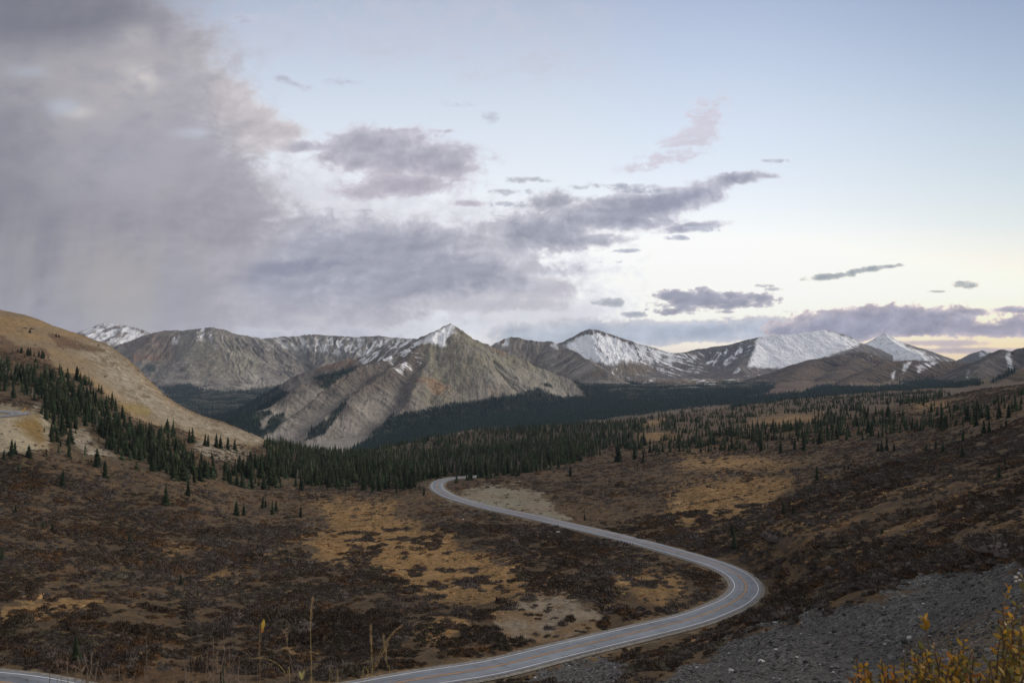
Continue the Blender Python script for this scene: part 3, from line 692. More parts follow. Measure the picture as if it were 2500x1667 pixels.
def ground_colour(X, Y, Z, q):
    px, py, n1, n2, n3 = (q[k] for k in ('px', 'py', 'n1', 'n2', 'n3'))
    f1 = fbm(X / 2.2, Y / 2.6, 3, 81)
    soil = np.array([0.075, 0.054, 0.034]); dry = np.array([0.155, 0.100, 0.046]); gold = np.array([0.235, 0.145, 0.063]); pale = np.array([0.38, 0.25, 0.12])
    c = mix(np.broadcast_to(soil, X.shape + (3,)), dry, sst(-0.35, 0.35, n2 + 0.5 * n1 + 0.3 * f1))
    c = mix(c, np.array([0.11, 0.055, 0.026]), sst(0.1, 0.45, fbm(X / 18, Y / 24, 3, 85)) * 0.35)
    md = mix(np.broadcast_to(gold, c.shape), dry, sst(-0.1, 0.4, n3 + 0.7 * n2))
    md = mix(md, pale, sst(0.12, 0.4, n1 + 0.6 * fbm(X / 12, Y / 9, 3, 88)) * 0.55)
    c = mix(c, gold * 0.75, q['halo'] * 0.75 * sst(-0.35, 0.2, n2 + 0.6 * n1))
    c = mix(c, np.array([0.15, 0.095, 0.046]), q['band'] * 0.75)
    c = mix(c, md, q['meadow'] * 0.95)
    # ground colour goes to a darker grey-brown where the willow shrubs stand
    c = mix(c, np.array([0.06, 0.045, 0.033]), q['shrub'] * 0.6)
    farp = sst(600, 1000, Y) * (1 - q['meadow'])
    c = mix(c, np.array([0.088, 0.062, 0.043]), farp * 0.8)
    gr = mix(np.broadcast_to(np.array([0.20, 0.165, 0.12]), c.shape), np.array([0.15, 0.10, 0.055]), sst(-0.2, 0.35, n2 + n1))
    gr = mix(gr, np.array([0.20, 0.195, 0.15]), sst(1360, 1300, py) * sst(-0.3, 0.2, n1) * 0.8)
    c = mix(c, gr, q['gravel'] * 0.95)
    # hillside: golden turf above, stony tan scree below
    turf_n = fbm(X / 6, Y / 9, 4, 84, 0.6)
    turf = mix(np.broadcast_to(np.array([0.235, 0.16, 0.08]), c.shape), np.array([0.19, 0.145, 0.09]), sst(-0.3, 0.3, n3 + 0.5 * n1))
    turf = mix(turf, np.array([0.15, 0.105, 0.058]), sst(0.0, 0.45, turf_n + 0.3 * n1) * 0.6)
    stone = mix(np.broadcast_to(np.array([0.24, 0.21, 0.16]), c.shape), np.array([0.155, 0.125, 0.082]), sst(-0.15, 0.35, n1 + 0.6 * n2 + 0.3 * f1))
    f5 = fbm(X / 5.5, Y / 8, 4, 83, 0.6)
    stone = mix(stone, np.array([0.36, 0.33, 0.27]), sst(0.05, 0.4, f5 + 0.3 * f1) * 0.65)
    stone = mix(stone, np.array([0.10, 0.08, 0.052]), sst(0.08, 0.42, -f5 + 0.3 * n2) * 0.6)
    hill = mix(turf, stone, q['scraggy'])
    ban = [(120, 815), (190, 832), (250, 850), (262, 862), (200, 855), (140, 845)], [(45, 845), (110, 850), (130, 872), (60, 872)], [(0, 815), (40, 840), (120, 880), (150, 905), (60, 890), (0, 868)], [(170, 835), (200, 848), (195, 858), (165, 845)]
    hill = mix(hill, np.array([0.10, 0.062, 0.04]), soft_union(px, py, ban, 0.35, 4, 22 * n1 + 10 * n2) * 0.8)
    hill = mix(hill, np.array([0.2, 0.15, 0.05]), sst(-8, 8, poly_sd(px, py, [(280, 985), (330, 985), (370, 1005), (360, 1015), (300, 1005)]) + 6 * n1) * 0.7)
    c = mix(c, hill, q['hill'])
    c = mix(c, stone * 0.92, q['glade'] * sst(700, 500, px) * 0.85)
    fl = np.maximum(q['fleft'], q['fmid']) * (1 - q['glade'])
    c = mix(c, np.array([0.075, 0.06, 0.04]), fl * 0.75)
    # cut and fill round the hairpin
    bank = sst(-8, 8, poly_sd(px, py, [(-300, 985), (0, 985), (60, 1000), (110, 1010), (125, 1050), (118, 1095), (60, 1105), (0, 1110), (-300, 1120)]) + 10 * n2)
    bk = mix(np.broadcast_to(np.array([0.27, 0.235, 0.165]), c.shape), np.array([0.17, 0.115, 0.045]), sst(-12, 12, poly_sd(px, py, [(30, 1035), (55, 1018), (95, 1012), (108, 1050), (112, 1090), (90, 1085), (60, 1055)]) + 12 * n2))
    c = mix(c, bk, bank * 0.9)
    # scree
    fs = fbm(X / 0.7, Y / 0.9, 3, 91)
    sc = mix(np.broadcast_to(np.array([0.080, 0.078, 0.075]), c.shape), np.array([0.13, 0.127, 0.12]), sst(-0.1, 0.5, fs + 0.5 * n2))
    sc = mix(sc, np.array([0.05, 0.048, 0.046]), sst(0.05, 0.45, -fs + 0.4 * f1) * 0.7)
    sc = mix(sc, np.array([0.10, 0.072, 0.045]), sst(-10, 14, poly_sd(px, py, [(2200, 1580), (2330, 1520), (2500, 1470), (2900, 1420), (2900, 2000), (2150, 2000)]) + 14 * n2) * 0.75)
    c = mix(c, sc, q['scree'])
    vg = mix(np.broadcast_to(np.array([0.16, 0.14, 0.11]), c.shape), np.array([0.11, 0.09, 0.065]), sst(-0.2, 0.3, f1))
    c = mix(c, vg, q['verge'] * 0.9)
    # narrow dry streams in the meadow
    for P, wd in ((([(905, 1255), (915, 1290), (880, 1318), (885, 1345), (905, 1365), (870, 1380), (925, 1378), (960, 1385)]), 1.6), ([(1620, 1215), (1632, 1250), (1650, 1290), (1658, 1310), (1640, 1325)], 3.5), ([(770, 1592), (830, 1562), (880, 1550)], 2.0), ([(625, 1492), (680, 1482), (730, 1480)], 2.0), ([(1010, 1545), (1060, 1520), (1100, 1500), (1200, 1470), (1260, 1455)], 1.6), ([(1520, 1428), (1580, 1432), (1650, 1430)], 1.5)):
        for i in range(len(P) - 1):
            ax, ay = P[i]; bx, by = P[i + 1]
            k = np.nonzero((px > min(ax, bx) - 12) & (px < max(ax, bx) + 12) & (py > min(ay, by) - 12) & (py < max(ay, by) + 12))
            if len(k[0]) == 0: continue
            x, y = px[k] + 7 * n2[k], py[k] + 5 * n1[k]
            h = np.clip(((x - ax) * (bx - ax) + (y - ay) * (by - ay)) / ((bx - ax) ** 2 + (by - ay) ** 2), 0, 1)
            dd = np.hypot(x - ax - h * (bx - ax), (y - ay - h * (by - ay)) * 1.5)
            c[k] = mix(c[k], np.array([0.018, 0.013, 0.009]), sst(wd * 1.5, wd * 0.5, dd) * 0.85)
    return c

def build_ground():
    nu = 1500
    u = np.linspace(-1.06, 1.06, nu)
    y = np.concatenate([np.geomspace(1.5, 55, 150, endpoint=False), np.geomspace(55, 620, 640, endpoint=False), np.geomspace(620, 2700, 260)])
    U, Y = np.meshgrid(u, y); X = U * Y
    Z = near_height(X, Y)
    q = cover(X, Y, Z)
    # shrubby ground is hummocky, scree is stony
    Z = Z + q['scree'] * 0.10 * ridged(X / 1.1, Y / 1.1, 3, 301) * sst(6, 20, Y) + q['hill'] * q['scraggy'] * 1.5 * ridged(X / 11, Y / 14, 3, 305) + q['hill'] * (1 - q['scraggy']) * 0.5 * fbm(X / 9, Y / 9, 3, 309)
    col = ground_colour(X, Y, Z, q)
    V = valley_height(X, Y)
    keep = (Z > V - 10) | (Y < 690)
    P, Fc, cc = compact(np.stack([X, Y, Z], -1).reshape(-1, 3), grid_faces(len(y), nu, keep), col.reshape(-1, 3))
    m = mat_attr('ground_cover', ((0.25, 0.22), (0.9, 0.35), (4.0, 0.4)), bump=0.9, bscale=1.6, bdist=0.4)
    o = link('ground', mesh_np('ground', P, Fc, cc), m)
    tag(o, 'brown and golden valley ground with hillsides, meadows and scree', 'ground', None, 'structure')
    # far valley floor, one sheet out to the horizon
    u = np.linspace(-1.3, 1.3, 700); y = np.concatenate([np.geomspace(700, 7500, 420, endpoint=False), np.geomspace(7500, 9600, 30)])
    U, Y = np.meshgrid(u, y); X = U * Y
    V = valley_height(X, Y)
    n = fbm(X / 240, Y / 300, 5, 311); n2 = fbm(X / 60, Y / 80, 4, 315)
    V = V + sst(3000, 4500, Y) * (22 * ridged(X / 300, Y / 420, 4, 331) - 8) + 4 * ridged(X / 60, Y / 70, 3, 335)
    col = mix(np.broadcast_to(BROWN * 0.72, X.shape + (3,)), TAN * 0.6, sst(-0.2, 0.4, n + 0.4 * n2))
    px, py = proj(X, Y, V)
    w = 10 * n + 8 * n2
    for p in FAR_FOREST:
        col = mix(col, np.array([0.05, 0.05, 0.035]), sst(-5, 5, poly_sd(px, py, p) + w) * 0.85)
    col = mix(col, TALUS * 0.95, sst(-12, 12, poly_sd(px, py, [(560, 1040), (700, 1040), (900, 1060), (900, 1120), (560, 1120)]) + w))
    sn = sst(-8, 8, poly_sd(px, py, [(1400, 880), (1640, 890), (1800, 890), (1860, 925), (1760, 940), (1560, 935), (1440, 915)]) + w) * sst(0.15, 0.35, fbm(X / 90, Y / 160, 4, 321))
    col = mix(col, SNOW * 0.9, sn * 0.8)
    o = link('valley_ground', mesh_np('valley_ground', np.stack([X, Y, V], -1).reshape(-1, 3), grid_faces(len(y), 700), col.reshape(-1, 3)), mat_attr('valley_soil', ((0.02, 0.2), (0.15, 0.2)), bump=0.4, bscale=0.06, bdist=4))
    tag(o, 'forested valley floor between the near ground and the mountains', 'valley floor', None, 'structure')

FAR_FOREST = [
    [(385, 945), (450, 940), (520, 955), (600, 950), (680, 945), (700, 960), (660, 990), (615, 1010), (640, 1030), (640, 1065), (560, 1060), (470, 1015), (420, 985)],
    [(860, 1100), (905, 1070), (960, 1020), (1000, 1003), (1060, 995), (1120, 985), (1200, 975), (1290, 962), (1320, 950), (1340, 962), (1440, 975), (1415, 945), (1390, 925), (1430, 935), (1500, 928), (1600, 940), (1700, 942), (1790, 935), (1850, 930), (1900, 940), (1870, 960), (1780, 985), (1640, 1000), (1500, 1020), (1300, 1045), (1136, 1050), (1050, 1070), (900, 1110)],
    [(1780, 985), (1880, 965), (1960, 960), (2020, 940), (2100, 950), (2200, 945), (2330, 945), (2320, 965), (2180, 975), (2050, 985), (1900, 995), (1800, 1010)],
    [(2190, 930), (2260, 915), (2330, 925), (2400, 935), (2340, 960), (2240, 950)],
]

# ------------------------------------------------------------------ road
def ribbon(P, off0, off1, dz, ncross=2, s0=0, s1=None):
    P = P[s0:s1]
    T = np.gradient(P, axis=0); T[:, 2] = 0; T /= np.linalg.norm(T, axis=1)[:, None]
    N = np.stack([T[:, 1], -T[:, 0], 0 * T[:, 0]], 1)
    offs = np.linspace(off0, off1, ncross)
    V = P[:, None] + N[:, None] * offs[None, :, None]
    V[..., 2] += dz - 0.012 * np.abs(offs)[None] 
    return V.reshape(-1, 3), grid_faces(len(P), ncross)
def build_road():
    m, nt, b = nodes('asphalt')
    b.inputs['Roughness'].default_value = 0.7; b.inputs['Specular IOR Level'].default_value = 0.3
    tc = nt.nodes.new('ShaderNodeTexCoord')
    cur = None
    ra = nt.nodes.new('ShaderNodeAttribute'); ra.attribute_name = 'Col'
    n1 = nt.nodes.new('ShaderNodeTexNoise'); n1.inputs['Scale'].default_value = 0.35; n1.inputs['Detail'].default_value = 6
    nt.links.new(tc.outputs['Object'], n1.inputs['Vector'])
    mr = nt.nodes.new('ShaderNodeMapRange'); mr.inputs['From Min'].default_value = 0.3; mr.inputs['From Max'].default_value = 0.7
    mr.inputs['To Min'].default_value = 0.88; mr.inputs['To Max'].default_value = 1.12
    nt.links.new(n1.outputs['Fac'], mr.inputs['Value'])
    v = nt.nodes.new('ShaderNodeVectorMath'); v.operation = 'SCALE'
    nt.links.new(ra.outputs['Color'], v.inputs[0]); nt.links.new(mr.outputs[0], v.inputs['Scale'])
    nt.links.new(v.outputs[0], b.inputs['Base Color'])
    white = mat_col('white_road_paint', (0.72, 0.72, 0.72), 0.12, 0.6, 0.7)
    yellow = mat_col('yellow_road_paint', (0.50, 0.27, 0.09), 0.25, 0.5, 0.7)
    gravel = mat_col('shoulder_gravel', (0.19, 0.175, 0.155), 0.35, 1.2)
    for P, nm in ((ROAD, 'winding two lane asphalt road through the valley'), (HAIRPIN, 'asphalt hairpin bend of the road on the left hillside')):
        V, Fc = ribbon(P, -3.95, 3.95, 0.06, 23)
        off = np.tile(np.linspace(-3.95, 3.95, 23), len(P))
        s = np.repeat(np.arange(len(P)), 23)
        tr = np.exp(-((np.abs(off) - 0.95) / 0.35) ** 2) + np.exp(-((np.abs(off) - 2.45) / 0.35) ** 2)
        g = 0.150 + 0.022 * tr + 0.02 * fbm(s / 14.0, off / 1.2, 4, 401) + 0.02 * sst(0.2, 0.5, fbm(s / 60.0, off / 2.0, 3, 405))
        g = g - 0.045 * sst(0.05, 0.015, np.abs(perlin(s / 9.0, off / 6.0, 409))) * (np.abs(off) < 3.4)
        g = g + 0.03 * sst(0.28, 0.34, perlin(s / 34.0, off / 3.1, 413)) - 0.025 * sst(0.30, 0.36, perlin(s / 23.0, off / 2.4, 415)) - 0.02 * np.exp(-(off / 0.5) ** 2)
        col = g[:, None] * np.array([0.90, 1.0, 1.16])
        o = link('road', mesh_np('road', V, Fc, col), m); tag(o, nm, 'road', None, 'structure')
        V, Fc = ribbon(P, -5.0, 5.0, -0.02, 9)
        V[:, 2] += 0.05 * fbm(V[:, 0] / 1.5, V[:, 1] / 1.5, 3, 411) - 0.11 * np.maximum(0, np.abs(np.tile(np.linspace(-5.0, 5.0, 9), len(P))) - 4.2)
        o = link('road_shoulder', mesh_np('road_shoulder', V, Fc), gravel); tag(o, 'gravel shoulder along the asphalt road', 'road shoulder', None, 'structure')
        for a, mat, w, lb in ((-3.2, white, 0.15, 'white edge line of the road'), (3.2, white, 0.15, 'white edge line of the road'), (0.16, yellow, 0.13, 'yellow centre line of the road'), (-0.16, yellow, 0.13, 'yellow centre line of the road')):
            V, Fc = ribbon(P, a - w / 2, a + w / 2, 0.085, 2)
            o = link('road_marking', mesh_np('road_marking', V, Fc), mat); tag(o, lb, 'road marking', None, 'structure')

# ------------------------------------------------------------------ finding where a photo direction meets the near ground
_ys = np.geomspace(25, 2400, 900)
def ground_hit(pts):
    """Ground distance Y at which each photo pixel meets the near ground."""
    pts = np.array(pts, float)
    a = (pts[:, 0] - CX) / F; v = (CY - pts[:, 1]) / F
    den = CT - ST * v
    u = a / den; t = (ST + CT * v) / den
    U, Y = u[:, None], _ys[None]
    Z = near_height(U * Y, np.broadcast_to(Y, (len(u), len(_ys))))
    over = Z / Y >= t[:, None]
    k = over.argmax(1)
    return np.where(over.any(1), _ys[k], np.nan), u

# ------------------------------------------------------------------ spruces
def spruce_mesh(seed, whorls, per, h=1.0, R=0.15, tris=2, core=True):
    """Crown of drooping branch fans round a stem, height 1."""
    r = np.random.default_rng(seed)
    V, Fc = [], []
    def tri(*p):
        k = len(V); V.extend(p); Fc.append((k, k + 1, k + 2))
    lean = r.normal(0, 0.012, 2)
    for w in range(whorls):
        f = (w + r.random() * 0.6) / whorls
        z = 0.05 + 0.93 * f
        rad = R * ((1 - f) ** 0.75) * (0.75 + 0.5 * r.random()) + 0.012
        for b in range(per):
            if r.random() < 0.10: continue
            a = 2 * math.pi * (b + r.random() * 0.8) / per + w * 0.9
            L = rad * (0.6 + 0.6 * r.random())
            droop = L * (0.35 + 0.35 * r.random()) - 0.15 * L * f
            ca, sa = math.cos(a), math.sin(a)
            wd = L * (0.42 + 0.2 * r.random()) * (1 if tris > 1 else 1.6)
            cx, cy = lean * z
            p0 = (cx, cy, z + 0.035 + 0.02 * r.random())
            tip = (cx + ca * L, cy + sa * L, z - droop)
            mx, my = cx + ca * L * 0.55, cy + sa * L * 0.55
            l_ = (mx - sa * wd, my + ca * wd, z - droop * 0.75 - 0.01)
            r_ = (mx + sa * wd, my - ca * wd, z - droop * 0.75 - 0.01)
            tri(p0, l_, tip); tri(p0, tip, r_)
            if tris > 2:
                q = (mx, my, z - droop * 0.2)
                for s in (-1, 1):
                    e = (cx + ca * L * 0.95 - s * sa * wd * 0.9, cy + sa * L * 0.95 + s * ca * wd * 0.9, z - droop * 1.25)
                    tri(q, l_ if s > 0 else r_, e)
                tri(q, tip, (mx, my, z - droop * 0.9 - 0.03))
    tri((lean[0] - 0.008, lean[1], 0.9), (lean[0] + 0.008, lean[1], 0.9), (lean[0], lean[1], 1.0))
    tri((lean[0], lean[1] - 0.008, 0.9), (lean[0], lean[1] + 0.008, 0.9), (lean[0], lean[1], 1.0))
    if core:
        n = 7
        for i in range(n):
            a0, a1 = 2 * math.pi * i / n, 2 * math.pi * (i + 1) / n
            rr = R * 0.45
            tri((rr * math.cos(a0), rr * math.sin(a0), 0.04), (rr * math.cos(a1), rr * math.sin(a1), 0.04), (lean[0] * .9, lean[1] * .9, 0.92))
    return np.array(V), np.array(Fc)
def dead_mesh(seed):
    r = np.random.default_rng(seed); V, Fc = [], []
    def tri(*p):
        k = len(V); V.extend(p); Fc.append((k, k + 1, k + 2))
    for a in (0, 1.57, 2.6):
        c, s = 0.016 * math.cos(a), 0.016 * math.sin(a); tri((c, s, 0), (-c, -s, 0), (0, 0, 1))
    for k in range(26):
        z = 0.15 + 0.8 * r.random(); L = 0.10 * (1.05 - z) + 0.02; a = r.random() * 6.28
        tri((0, 0, z + 0.012), (0, 0, z - 0.012), (L * math.cos(a), L * math.sin(a), z - 0.03 + 0.02 * r.random()))
    return np.array(V), np.array(Fc)
def merge(templates, pos, scale, rot, pick, tint, vcol=None, wide=None):
    """One mesh from many placed copies of a few templates (for masses nobody could count)."""
    Vs, Fs, Cs, n = [], [], [], 0
    for k, (V, Fc) in enumerate(templates):
        i = np.nonzero(pick == k)[0]
        if not len(i): continue
        c, s = np.cos(rot[i])[:, None], np.sin(rot[i])[:, None]
        wd = (wide[i] if wide is not None else np.ones(len(i)))[:, None]
        x = (V[:, 0] * c - V[:, 1] * s) * wd; y = (V[:, 0] * s + V[:, 1] * c) * wd
        z = np.broadcast_to(V[:, 2], x.shape)
        W = np.stack([x, y, z], -1) * scale[i][:, None, None] + pos[i][:, None]
        Vs.append(W.reshape(-1, 3))
        Fs.append((Fc[None] + (n + np.arange(len(i)) * len(V))[:, None, None]).reshape(-1, Fc.shape[1]))
        t = np.repeat(tint[i][:, None], len(V), 1)
        if vcol is not None: t = t * vcol[k][None, :, None]
        Cs.append(t.reshape(-1, 3)); n += len(i) * len(V)
    return np.concatenate(Vs), np.concatenate(Fs), np.concatenate(Cs)

LONE = [
    (405, 1234, 51, 'tall dark spruce standing out in front of the left forest edge'),
    (459, 1211, 40, 'spruce at the lower tip of the left hillside forest'),
    (577, 1258, 37, 'taller spruce of a pair on the shrubby slope left of the golden meadow'),
    (595, 1259, 30, 'shorter spruce of a pair on the shrubby slope left of the golden meadow'),
    (641, 1240, 30, 'left upper spruce of the small cluster above the golden meadow'),
    (648, 1240, 22, 'small spruce tucked against its bigger neighbour above the golden meadow'),
    (665, 1256, 37, 'largest spruce of the small cluster above the golden meadow'),
    (674, 1248, 29, 'slim spruce at the right of the small cluster above the golden meadow'),
    (734, 1263, 31, 'lone round topped spruce at the left edge of the golden meadow'),
    (38, 1251, 24, 'small spruce on the shrubby slope at the far left'),
    (128, 1293, 18, 'tiny right spruce of a pair among the left shrubs'),
    (105, 1290, 19, 'tiny left spruce of a pair among the left shrubs'),
    (317, 1328, 29, 'lone small spruce in the middle of the left shrub field'),
    (5, 1368, 35, 'dark spruce cut off by the left edge of the view'),
    (442, 1428, 30, 'small spruce beside grey willows below the left shrub field'),
    (482, 1456, 19, 'small pointed spruce on the brown turf near the bottom left'),
    (185, 1613, 64, 'large black looking spruce just above the road at the bottom left'),
    (542, 1690, 70, 'dark spruce rising from the bottom edge behind the dry twigs'),
    (152, 1190, 42, 'solitary spruce on the slope below the hairpin bank'),
    (77, 1199, 13, 'tiny spruce below the hairpin bank'),
    (908, 1205, 21, 'small spruce at the top of the golden meadow by the forest'),
    (968, 1203, 19, 'small spruce between the meadow top and the far road bend'),
    (1035, 1210, 22, 'small spruce just left of the far road bend'),
    (774, 1221, 11, 'tiny spruce at the upper left tip of the golden meadow'),
    (1428, 1271, 18, 'small spruce beside the grey gravel cut above the road'),
    (1788, 1307, 28, 'upper spruce of two overlapping spruces right of the road bend'),
    (1793, 1342, 45, 'taller lower spruce of two overlapping spruces right of the road bend'),
    (1995, 1178, 42, 'broad dark spruce on the right shrub slope beside the upper meadow'),
    (1913, 1256, 30, 'left spruce of a thin dark pair below the upper right meadow'),
    (1936, 1256, 27, 'right spruce of a thin dark pair below the upper right meadow'),
    (2154, 1304, 21, 'small dark spruce alone on the dark right slope'),
    (1906, 1107, 33, 'lone spruce left of the leaning pair at the lower edge of the tree belt'),
    (1940, 1099, 30, 'left tree of a broad pair at the lower edge of the tree belt'),
    (1962, 1100, 36, 'right tree of a broad pair at the lower edge of the tree belt'),
    (1858, 1101, 31, 'spruce at the left end of the lower edge of the tree belt'),
    (2128, 1066, 34, 'pointed spruce in front of the dense middle of the tree belt'),
    (2070, 1065, 30, 'spruce left of the pointed one in front of the tree belt'),
    (2153, 1102, 27, 'second spruce from the left in the cluster of five below the tree belt'),
    (2166, 1101, 24, 'middle spruce in the cluster of five below the tree belt'),
    (2183, 1103, 24, 'rightmost spruce in the cluster of five below the tree belt'),
    (2143, 1102, 22, 'leftmost spruce in the cluster of five below the tree belt'),
    (2165, 1080, 16, 'small spruce just above the cluster of five below the tree belt'),
    (2262, 1102, 24, 'small left spruce of a group of three on the right slope'),
    (2284, 1104, 33, 'middle spruce of a group of three on the right slope'),
    (2303, 1108, 31, 'right spruce of a group of three on the right slope'),
    (2351, 1117, 33, 'slim lone spruce on the right slope beyond the group of three'),
    (2351, 1078, 33, 'slim spruce directly above the slim lone spruce on the right slope'),
    (2402, 1063, 38, 'left spruce of a tall pair high on the right slope'),
    (2415, 1057, 36, 'right spruce of a tall pair high on the right slope'),
    (2414, 1025, 33, 'spruce at the crest of the right slope above the tall pair'),
    (2363, 1025, 33, 'spruce at the crest of the right slope left of the tall pair'),
    (2299, 1047, 31, 'spruce below the crest at the right end of the tree belt'),
    (2457, 1044, 22, 'small spruce high at the right near the photo edge'),
    (2445, 1047, 14, 'tiny spruce next to a small one high at the right'),
    (2454, 1141, 28, 'upper dark spruce at the right edge of the shrub slope'),
    (2439, 1172, 40, 'tall dark spruce at the right edge of the shrub slope'),
    (2268, 1141, 18, 'upper small spruce of two among the right shrubs'),
    (2281, 1153, 21, 'lower small spruce of two among the right shrubs'),
    (2062, 1147, 15, 'left tiny spruce of two in the middle of the right slope'),
    (2071, 1146, 13, 'right tiny spruce of two in the middle of the right slope'),
    (1510, 1128, 46, 'wide twin topped spruce at the right edge of the middle forest'),
    (1550, 1121, 36, 'left spruce of the front pair right of the middle forest'),
    (1569, 1132, 30, 'front spruce of the pair right of the middle forest'),
    (1556, 1138, 12, 'tiny spruce at the foot of the front pair'),
    (1587, 1105, 26, 'lone spruce right of the front pair beside the middle forest'),
    (1618, 1104, 24, 'small spruce at the start of the eastern tree belt'),
    (1392, 1164, 28, 'lone spruce on the bare brow below the middle forest'),
    (1364, 1147, 15, 'small spruce at the lower edge of the middle forest'),
    (28, 1115, 40, 'larger spruce of the pair below the hairpin bank'),
    (9, 1120, 25, 'smaller spruce at the left photo edge below the hairpin bank'),
    (36, 1112, 33, 'slender right spruce of the pair below the hairpin bank'),
    (70, 1118, 33, 'broad leaning spruce alone below the hairpin bank'),
    (45, 1155, 24, 'small spruce on brown ground under the hairpin pair'),
    (238, 1141, 48, 'tall narrow spruce at the lower front of the left forest'),
    (256, 1167, 45, 'spruce below the tall narrow one at the front of the left forest'),
    (185, 1060, 10, 'tiny spruce on the bare tan gap inside the left forest'),
    (113, 1117, 21, 'small spruce at the foot of the green bank'),
    (517, 1120, 18, 'small spruce on the tan clearing beside the forest'),
    (73, 813, 10, 'stunted spruce alone high on the golden hillside'),
    (137, 824, 10, 'left stunted spruce on the brown band of the golden hillside'),
    (144, 824, 9, 'stunted spruce next to another on the brown band of the golden hillside'),
    (240, 846, 8, 'stunted spruce on the skyline side of the golden hillside'),
    (86, 885, 14, 'small spruce below the dwarf spruce thicket on the golden hillside'),
    (110, 900, 13, 'small spruce right above the left forest on the golden hillside'),
    (500, 1089, 32, 'left spruce of a pair against the pale scree slope'), (508, 1090, 30, 'right spruce of a pair against the pale scree slope'),
    (528, 1093, 36, 'left tall spruce of the row along the foot of the scree slope'), (538, 1094, 33, 'spruce next to the tall one at the foot of the scree slope'),
    (556, 1098, 33, 'middle spruce of the row along the foot of the scree slope'), (573, 1100, 29, 'spruce with a wide base in the row at the scree foot'),
    (470, 1080, 38, 'tall spruce where the left forest meets the scree slope'), (462, 1082, 35, 'spruce beside the tall one where forest meets the scree slope'),
]
for x, y, h in [(44, 861, 10), (50, 864, 14), (53, 861, 17), (66, 866, 12), (70, 868, 20), (74, 866, 18), (83, 870, 11), (95, 871, 17), (103, 875, 22), (107, 872, 15), (117, 876, 9), (61, 872, 8)]:
    LONE.append((x, y, h, None))

